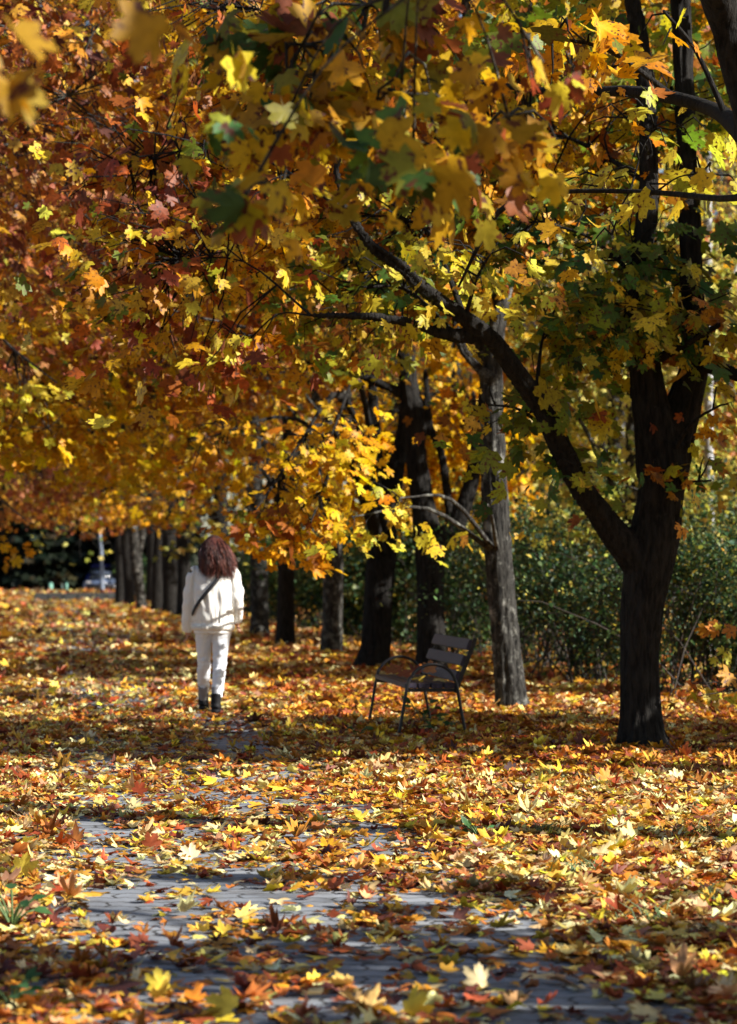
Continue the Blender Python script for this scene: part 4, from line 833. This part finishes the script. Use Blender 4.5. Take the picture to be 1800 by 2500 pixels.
# socks and shoes
for (x, y) in (LF, RF):
    sk = Shell(); ky = -.1 if x < 0 else .035; sk.tube([(x, y-.012, .07, .037), (x, y-.012+ky*.25, .12, .039), (x, y-.01+ky, .24, .046)], 18); so = sk.build('sock', SOCKM, person)
    shs = Shell()
    shs.tube([(x, y-.055, .04, .03), (x, y-.03, .06, .046), (x, y+.04, .058, .05), (x, y+.1, .046, .046), (x, y+.165, .036, .036), (x, y+.195, .03, .022)], 18, 24); shs.tube([(x, y-.022, .05, .05), (x, y-.016, .09, .049), (x, y-.016, .15, .05), (x, y-.02, .178, .05), (x, y-.02, .184, .04)], 18, 14)
    shs.loft([(x, y+.06, .0, .036, .13), (x, y+.06, .004, .047, .145), (x, y+.06, .02, .05, .148), (x, y+.06, .03, .045, .14)], 26)
    shs.build('shoe', SHOEM, person, .0065, 3)
    bm = bmesh.new(); bmesh.ops.create_cube(bm, size=1)
    for v in bm.verts: v.co = Vector((v.co.x*.02, v.co.y*.012, v.co.z*.045))
    bm.transform(Matrix.Translation((x, y-.07, .135))); bmesh.ops.bevel(bm, geom=list(bm.edges), offset=.004, segments=2, affect='EDGES'); bm_obj('heel_tab', bm, SHOEM, person)
# hair: a soft mass under many tapering wavy locks
hv = Shell(); hv.ball((.012, .14, 1.582), (.105, .118, .118)); hv.loft([(.03, .085, 1.42, .05, .02), (.027, .075, 1.455, .085, .04), (.022, .085, 1.5, .095, .075), (.014, .115, 1.58, .102, .108), (.012, .13, 1.64, .08, .09), (.012, .13, 1.68, .03, .04)], 28)
n = 2600; th = rng.uniform(0, 6.283, n); ph = np.arccos(rng.uniform(-.1, 1, n))
th = np.where(rng.random(n) < .35, rng.uniform(math.pi*.95, math.pi*2.05, n), th)
root = np.stack([.012+.098*np.sin(ph)*np.cos(th), .135+.108*np.sin(ph)*np.sin(th), 1.585+.108*np.cos(ph)], 1)
side = np.cos(th); front = np.clip(np.sin(th), 0, 1)
ln = rng.uniform(.16, .335, n)*(1-.35*front); tt = np.linspace(0, 1, 12)
end = np.stack([.02+np.cos(th)*rng.uniform(.04, .135, n)+np.where(side > 0, rng.uniform(0, .045, n), -.005), np.where(np.sin(th) > .3, .17+.05*np.sin(th), .04+.05*np.sin(th)+rng.normal(0, .025, n)), 1.585+.05*np.cos(ph)-ln], 1)
P = root[:, None]*(1-tt)[None, :, None]+end[:, None]*tt[None, :, None]
bul = np.sin(tt*math.pi)[None, :]*(.018+.008*np.abs(side))[:, None]
P[..., 0] += bul*np.cos(th)[:, None]*1.1; P[..., 1] += bul*np.sin(th)[:, None]-.028*np.sin(tt*math.pi)[None]*(np.sin(th) < .3)[:, None]; P[..., 2] += bul*.7
f1 = rng.uniform(6, 12, n)[:, None]; p1 = rng.uniform(0, 6.28, n)[:, None]; amp = (rng.uniform(.006, .024, n)[:, None])*tt[None]
P[..., 0] += amp*np.sin(f1*tt+p1)+np.where(side > .3, .055, .006)[:, None]*tt[None]**2; P[..., 1] += amp*np.cos(f1*tt+p1*1.7)*.7
R = (rng.uniform(.0018, .004, n)[:, None])*(1-.8*tt[None]**2)
V, Q = tubes(P, R, 4); hc = np.repeat(tint(np.where((rng.random(n) < .4)[:, None], [[.17, .055, .04]], [[.045, .017, .016]]), .3), 11*4, 0)
cap = hv.build('hair', HAIRM, person, .008, 4); cm = cap.data
cv = np.empty(len(cm.vertices)*3, np.float32); cm.vertices.foreach_get('co', cv); cv = cv.reshape(-1, 3)
cm.calc_loop_triangles(); ct = np.empty(len(cm.loop_triangles)*3, np.int32); cm.loop_triangles.foreach_get('vertices', ct); ct = ct.reshape(-1, 3)
Tq = np.concatenate([Q[:, [0, 1, 2]], Q[:, [0, 2, 3]]]); allV = np.vstack([cv, V]); allT = np.vstack([ct, Tq+len(cv)])
cap.data = tri_data('hair', allV, allT, HAIRM, np.vstack([np.tile([.03, .013, .012], (len(ct), 1)), hc, hc]), True)
# cross-body bag: worn, so a thing of its own
bag = thing('shoulder_bag', 'thin black strap of a shoulder bag slung across the walker\'s cream jacket', 'bag', (person.location.x, person.location.y, person.location.z))
keys = [(.1, 1.42), (.075, 1.3), (.0, 1.2), (-.06, 1.13), (-.118, 1.06), (-.165, .99), (-.195, .92)]
kp = spline([(x, 0, z) for x, z in keys], 40)
def surf(x, z, front):
    rx = np.interp(z, [.8, 1.0, 1.15, 1.28, 1.36, 1.41, 1.445], [.204, .21, .216, .216, .199, .155, .1]); ry = np.interp(z, [.8, 1.0, 1.15, 1.28, 1.36, 1.41, 1.445], [.158, .166, .162, .148, .126, .104, .088])
    c = np.sqrt(np.clip(1-((x-.005)/rx)**2, .02, 1)); return .12+np.interp(z, [1.2, 1.44], [0, .016])+(1 if front else -1)*(ry*c+.010)
back = np.stack([kp[:, 0], surf(kp[:, 0], kp[:, 2], False), kp[:, 2]], 1); fr = np.stack([kp[:, 0], surf(kp[:, 0], kp[:, 2], True), kp[:, 2]], 1)
loop = np.vstack([back[::-1], fr]); loop = np.array([np.mean(loop[max(0, i-2):i+3], 0) for i in range(len(loop))])
tn_ = nrm(np.gradient(loop, axis=0)); outw = nrm(loop-np.array([.005, .125, 0])*[1, 1, 0]-loop*[0, 0, 1]); wd = nrm(np.cross(tn_, outw)); k = len(loop)
q4 = np.stack([loop+wd*.017-outw*.001, loop-wd*.017-outw*.001, loop-wd*.017+outw*.005, loop+wd*.017+outw*.005], 1).reshape(-1, 3)
fs = [(i*4+j, i*4+(j+1) % 4, i*4+4+(j+1) % 4, i*4+4+j) for i in range(k-1) for j in range(4)]
link('strap', tri_data('strap', q4, np.array(fs), STRAPM), bag)
bm = bmesh.new(); bmesh.ops.create_cube(bm, size=1)
for v in bm.verts: v.co = Vector((v.co.x*(.2 if v.co.z > 0 else .22), v.co.y*.07, v.co.z*.15))
bm.transform(Matrix.Translation((-.13, .315, .9)) @ Matrix.Rotation(-.5, 4, 'Z')); bmesh.ops.bevel(bm, geom=list(bm.edges), offset=.02, segments=3, affect='EDGES'); bm_obj('pouch', bm, STRAPM, bag, True)

# ================================================================ THE FAR END: lamp post, posts, kerb wall, cars
GREYM = plain('grey_paint', (.2, .24, .31), .5, nscale=8, namp=.1); TEAL = plain('green_paint', (.16, .36, .28), .5, nscale=10, namp=.15)
def px_thing(name, label, cat, px, py, group=None):
    g_ = gr(px, py); return thing(name, label, cat, tuple(g_), group), g_
o, g_ = px_thing('street_lamp', 'tall pale grey lamp post at the far end of the path', 'street lamp', 250, 1446); D = g_[1]; sc = D/F
tube_part('pole', [(0, 0, 0), (-.04, 0, 2.4), (-.2, 0, 4.2), (-.3, 0, 5.0)], .115, o, GREYM, 12, 12); tube_part('base', [(0, 0, 0), (0, 0, .5)], .16, o, GREYM, 4, 12)
bm = bmesh.new(); bmesh.ops.create_cube(bm, size=1)
for v in bm.verts: v.co = Vector((v.co.x*.34, v.co.y*.3, v.co.z*1.15*(1 if v.co.z < 0 else .95)))
bmesh.ops.bevel(bm, geom=list(bm.edges), offset=.06, segments=3, affect='EDGES'); bm.transform(Matrix.Translation((-.25, 0, 5.35)) @ Matrix.Rotation(-.62, 4, 'Y')); bm_obj('lamp_head', bm, GREYM, o, True)
for lab, px, py, w, h, mt in [('stout pale green post with a domed cap, widest of the posts', 124, 1447, .32, .62, TEAL), ('thin green post between the stout one and the lamp post', 163, 1447, .17, .66, TEAL), ('thin dull grey-green post next to the stout one', 152, 1446, .13, .6, plain('dull_green_paint', (.08, .12, .1), .6)), ('blue-grey post closest to the lamp post', 207, 1446, .2, .7, GREYM)]:
    o, g_ = px_thing('bollard', lab, 'bollard', px, py, 'posts along the far road'); 
    bm = bmesh.new(); bmesh.ops.create_cone(bm, segments=14, radius1=w*.5, radius2=w*.44, depth=h, cap_ends=True); bmesh.ops.translate(bm, verts=bm.verts, vec=(0, 0, h/2)); bm_obj('post', bm, mt, o, True)
    bm = bmesh.new(); bmesh.ops.create_uvsphere(bm, u_segments=14, v_segments=8, radius=w*.5); bmesh.ops.scale(bm, verts=bm.verts, vec=(1, 1, .5)); bmesh.ops.translate(bm, verts=bm.verts, vec=(0, 0, h)); bm_obj('cap', bm, mt, o, True)
o, g_ = px_thing('kerb_wall', 'low dark stone edging half covered in leaves at the far end', 'low wall', 190, 1468)
bm = bmesh.new()
for i in range(6):
    r_ = bmesh.ops.create_cube(bm, size=1)['verts']
    for v in r_: v.co = Vector((v.co.x*.68+(i-2.5)*.7, v.co.y*.4, v.co.z*.4+.2+random.uniform(-.02, .02)))
bmesh.ops.bevel(bm, geom=list(bm.edges), offset=.03, segments=2, affect='EDGES'); bm_obj('stones', bm, plain('dark_stone', (.05, .055, .055), .85, nscale=6, namp=.4, bump=.5), o)
GLASSD = plain('car_glass', (.02, .025, .03), .08, spec=.8); TYRE = plain('tyre_rubber', (.015, .015, .015), .8); CHROME = plain('wheel_rim', (.4, .4, .42), .35, .8); LAMPM = plain('headlamp', (.7, .7, .7), .1)
def vehicle(name, label, cat, px, D, paint, prof, roof, L_, Wd):
    X = (px-900)/F*D; o = thing(name, label, cat, (X, D, 0), None, math.radians(86))
    def extrude(nm, pr, w0, w1, mat):
        bm = bmesh.new(); zs = [p[1] for p in pr]; lo, hi = min(zs), max(zs); sides = []
        for sg in (-1, 1): sides.append([bm.verts.new((x, sg*(w0+(w1-w0)*(z-lo)/(hi-lo)), z)) for x, z in pr])
        bm.faces.new(sides[0]); bm.faces.new(sides[1][::-1]); m = len(pr)
        for i in range(m): bm.faces.new((sides[0][i], sides[1][i], sides[1][(i+1) % m], sides[0][(i+1) % m]))
        bmesh.ops.recalc_face_normals(bm, faces=bm.faces); bmesh.ops.bevel(bm, geom=list(bm.edges), offset=.05, segments=3, affect='EDGES'); return bm_obj(nm, bm, mat, o, True)
    extrude('body', prof, Wd/2, Wd/2*.96, paint); extrude('windows', roof[0], Wd/2*.93, Wd/2*.74, GLASSD); extrude('roof', roof[1], Wd/2*.76, Wd/2*.7, paint)
    for x in (-L_*.31, L_*.31):
        for sg in (-1, 1):
            bm = bmesh.new(); bmesh.ops.create_cone(bm, segments=20, radius1=.31, radius2=.31, depth=.2, cap_ends=True); bm.transform(Matrix.Translation((x, sg*(Wd/2-.08), .31)) @ Matrix.Rotation(math.pi/2, 4, 'X')); wh = bm_obj('wheel', bm, TYRE, o, True)
            bm = bmesh.new(); bmesh.ops.create_cone(bm, segments=16, radius1=.19, radius2=.17, depth=.03, cap_ends=True); bm.transform(Matrix.Translation((x, sg*(Wd/2+.028), .31)) @ Matrix.Rotation(math.pi/2, 4, 'X')); bm_obj('rim', bm, CHROME, wh)
    for sg in (-1, 1): board('headlight', (-L_/2+.03, sg*Wd*.33, .68), (.08, .34, .14), 0, o, LAMPM, .02)
vehicle('parked_car', 'pale car parked in the shade behind the lamp post', 'car', 246, 186, plain('shaded_car_paint', (.09, .12, .19), .25), [(-1.95, .3), (1.95, .3), (1.98, .7), (1.85, .92), (-1.0, .92), (-1.92, .74)], ([(-1.0, .9), (1.85, .9), (1.4, 1.36), (-.35, 1.36)], [(-.45, 1.35), (1.45, 1.35), (1.35, 1.45), (-.3, 1.45)]), 4.0, 1.7)  # shade is put into this paint, a white car darkened
vehicle('parked_van', 'deep blue van half hidden behind the lamp post', 'van', 250, 191.5, plain('blue_van_paint', (.008, .012, .11), .4), [(-2.3, .35), (2.3, .35), (2.3, 1.3), (-1.75, 1.3), (-2.28, .95)], ([(-1.75, 1.28), (2.25, 1.28), (2.2, 1.85), (-1.25, 1.85)], [(-1.3, 1.84), (2.22, 1.84), (2.15, 2.05), (-1.1, 2.05)]), 4.6, 1.85)

# ================================================================ LIGHT, CAMERA
sc = bpy.context.scene
wd = bpy.data.worlds.new('World'); sc.world = wd; wd.use_nodes = True; nt = wd.node_tree
sky = nt.nodes.new('ShaderNodeTexSky'); sky.sky_type = 'NISHITA'; sky.sun_disc = False; sky.sun_elevation = EL; sky.sun_rotation = math.atan2(SUN[0], SUN[1])
bg = nt.nodes['Background']; bg.inputs['Strength'].default_value = .064; nt.links.new(sky.outputs['Color'], bg.inputs['Color'])
sd = bpy.data.lights.new('sun', 'SUN'); sd.energy = 5.0; sd.angle = math.radians(.53); sd.color = (1, .95, .87)
so = link('sun', sd, None, (10, -10, 30)); so.rotation_euler = Vector(SUN).to_track_quat('Z', 'Y').to_euler()
cd = bpy.data.cameras.new('camera'); cam = link('camera', cd, None, (0, 0, H)); cam.rotation_euler = (math.pi/2+PITCH, 0, 0)
cd.sensor_fit = 'VERTICAL'; cd.sensor_height = 36; cd.sensor_width = 36*.72; cd.lens = 85; cd.clip_end = 3000; cd.clip_start = .1
cd.dof.use_dof = True; cd.dof.focus_distance = 13.5; cd.dof.aperture_fstop = 3.4
sc.camera = cam
sc.view_settings.view_transform = 'Standard'; sc.view_settings.look = 'None'; sc.view_settings.exposure = 1.15; sc.view_settings.gamma = 1
cy = sc.cycles; cy.max_bounces = 7; cy.diffuse_bounces = 3; cy.transmission_bounces = 4; cy.glossy_bounces = 2; cy.transparent_max_bounces = 4
cy.caustics_reflective = cy.caustics_refractive = False; cy.use_denoising = True; cy.sample_clamp_indirect = 6
print('leaves', sum(len(o.data.polygons) for o in sc.objects if o.type == 'MESH'), 'faces')
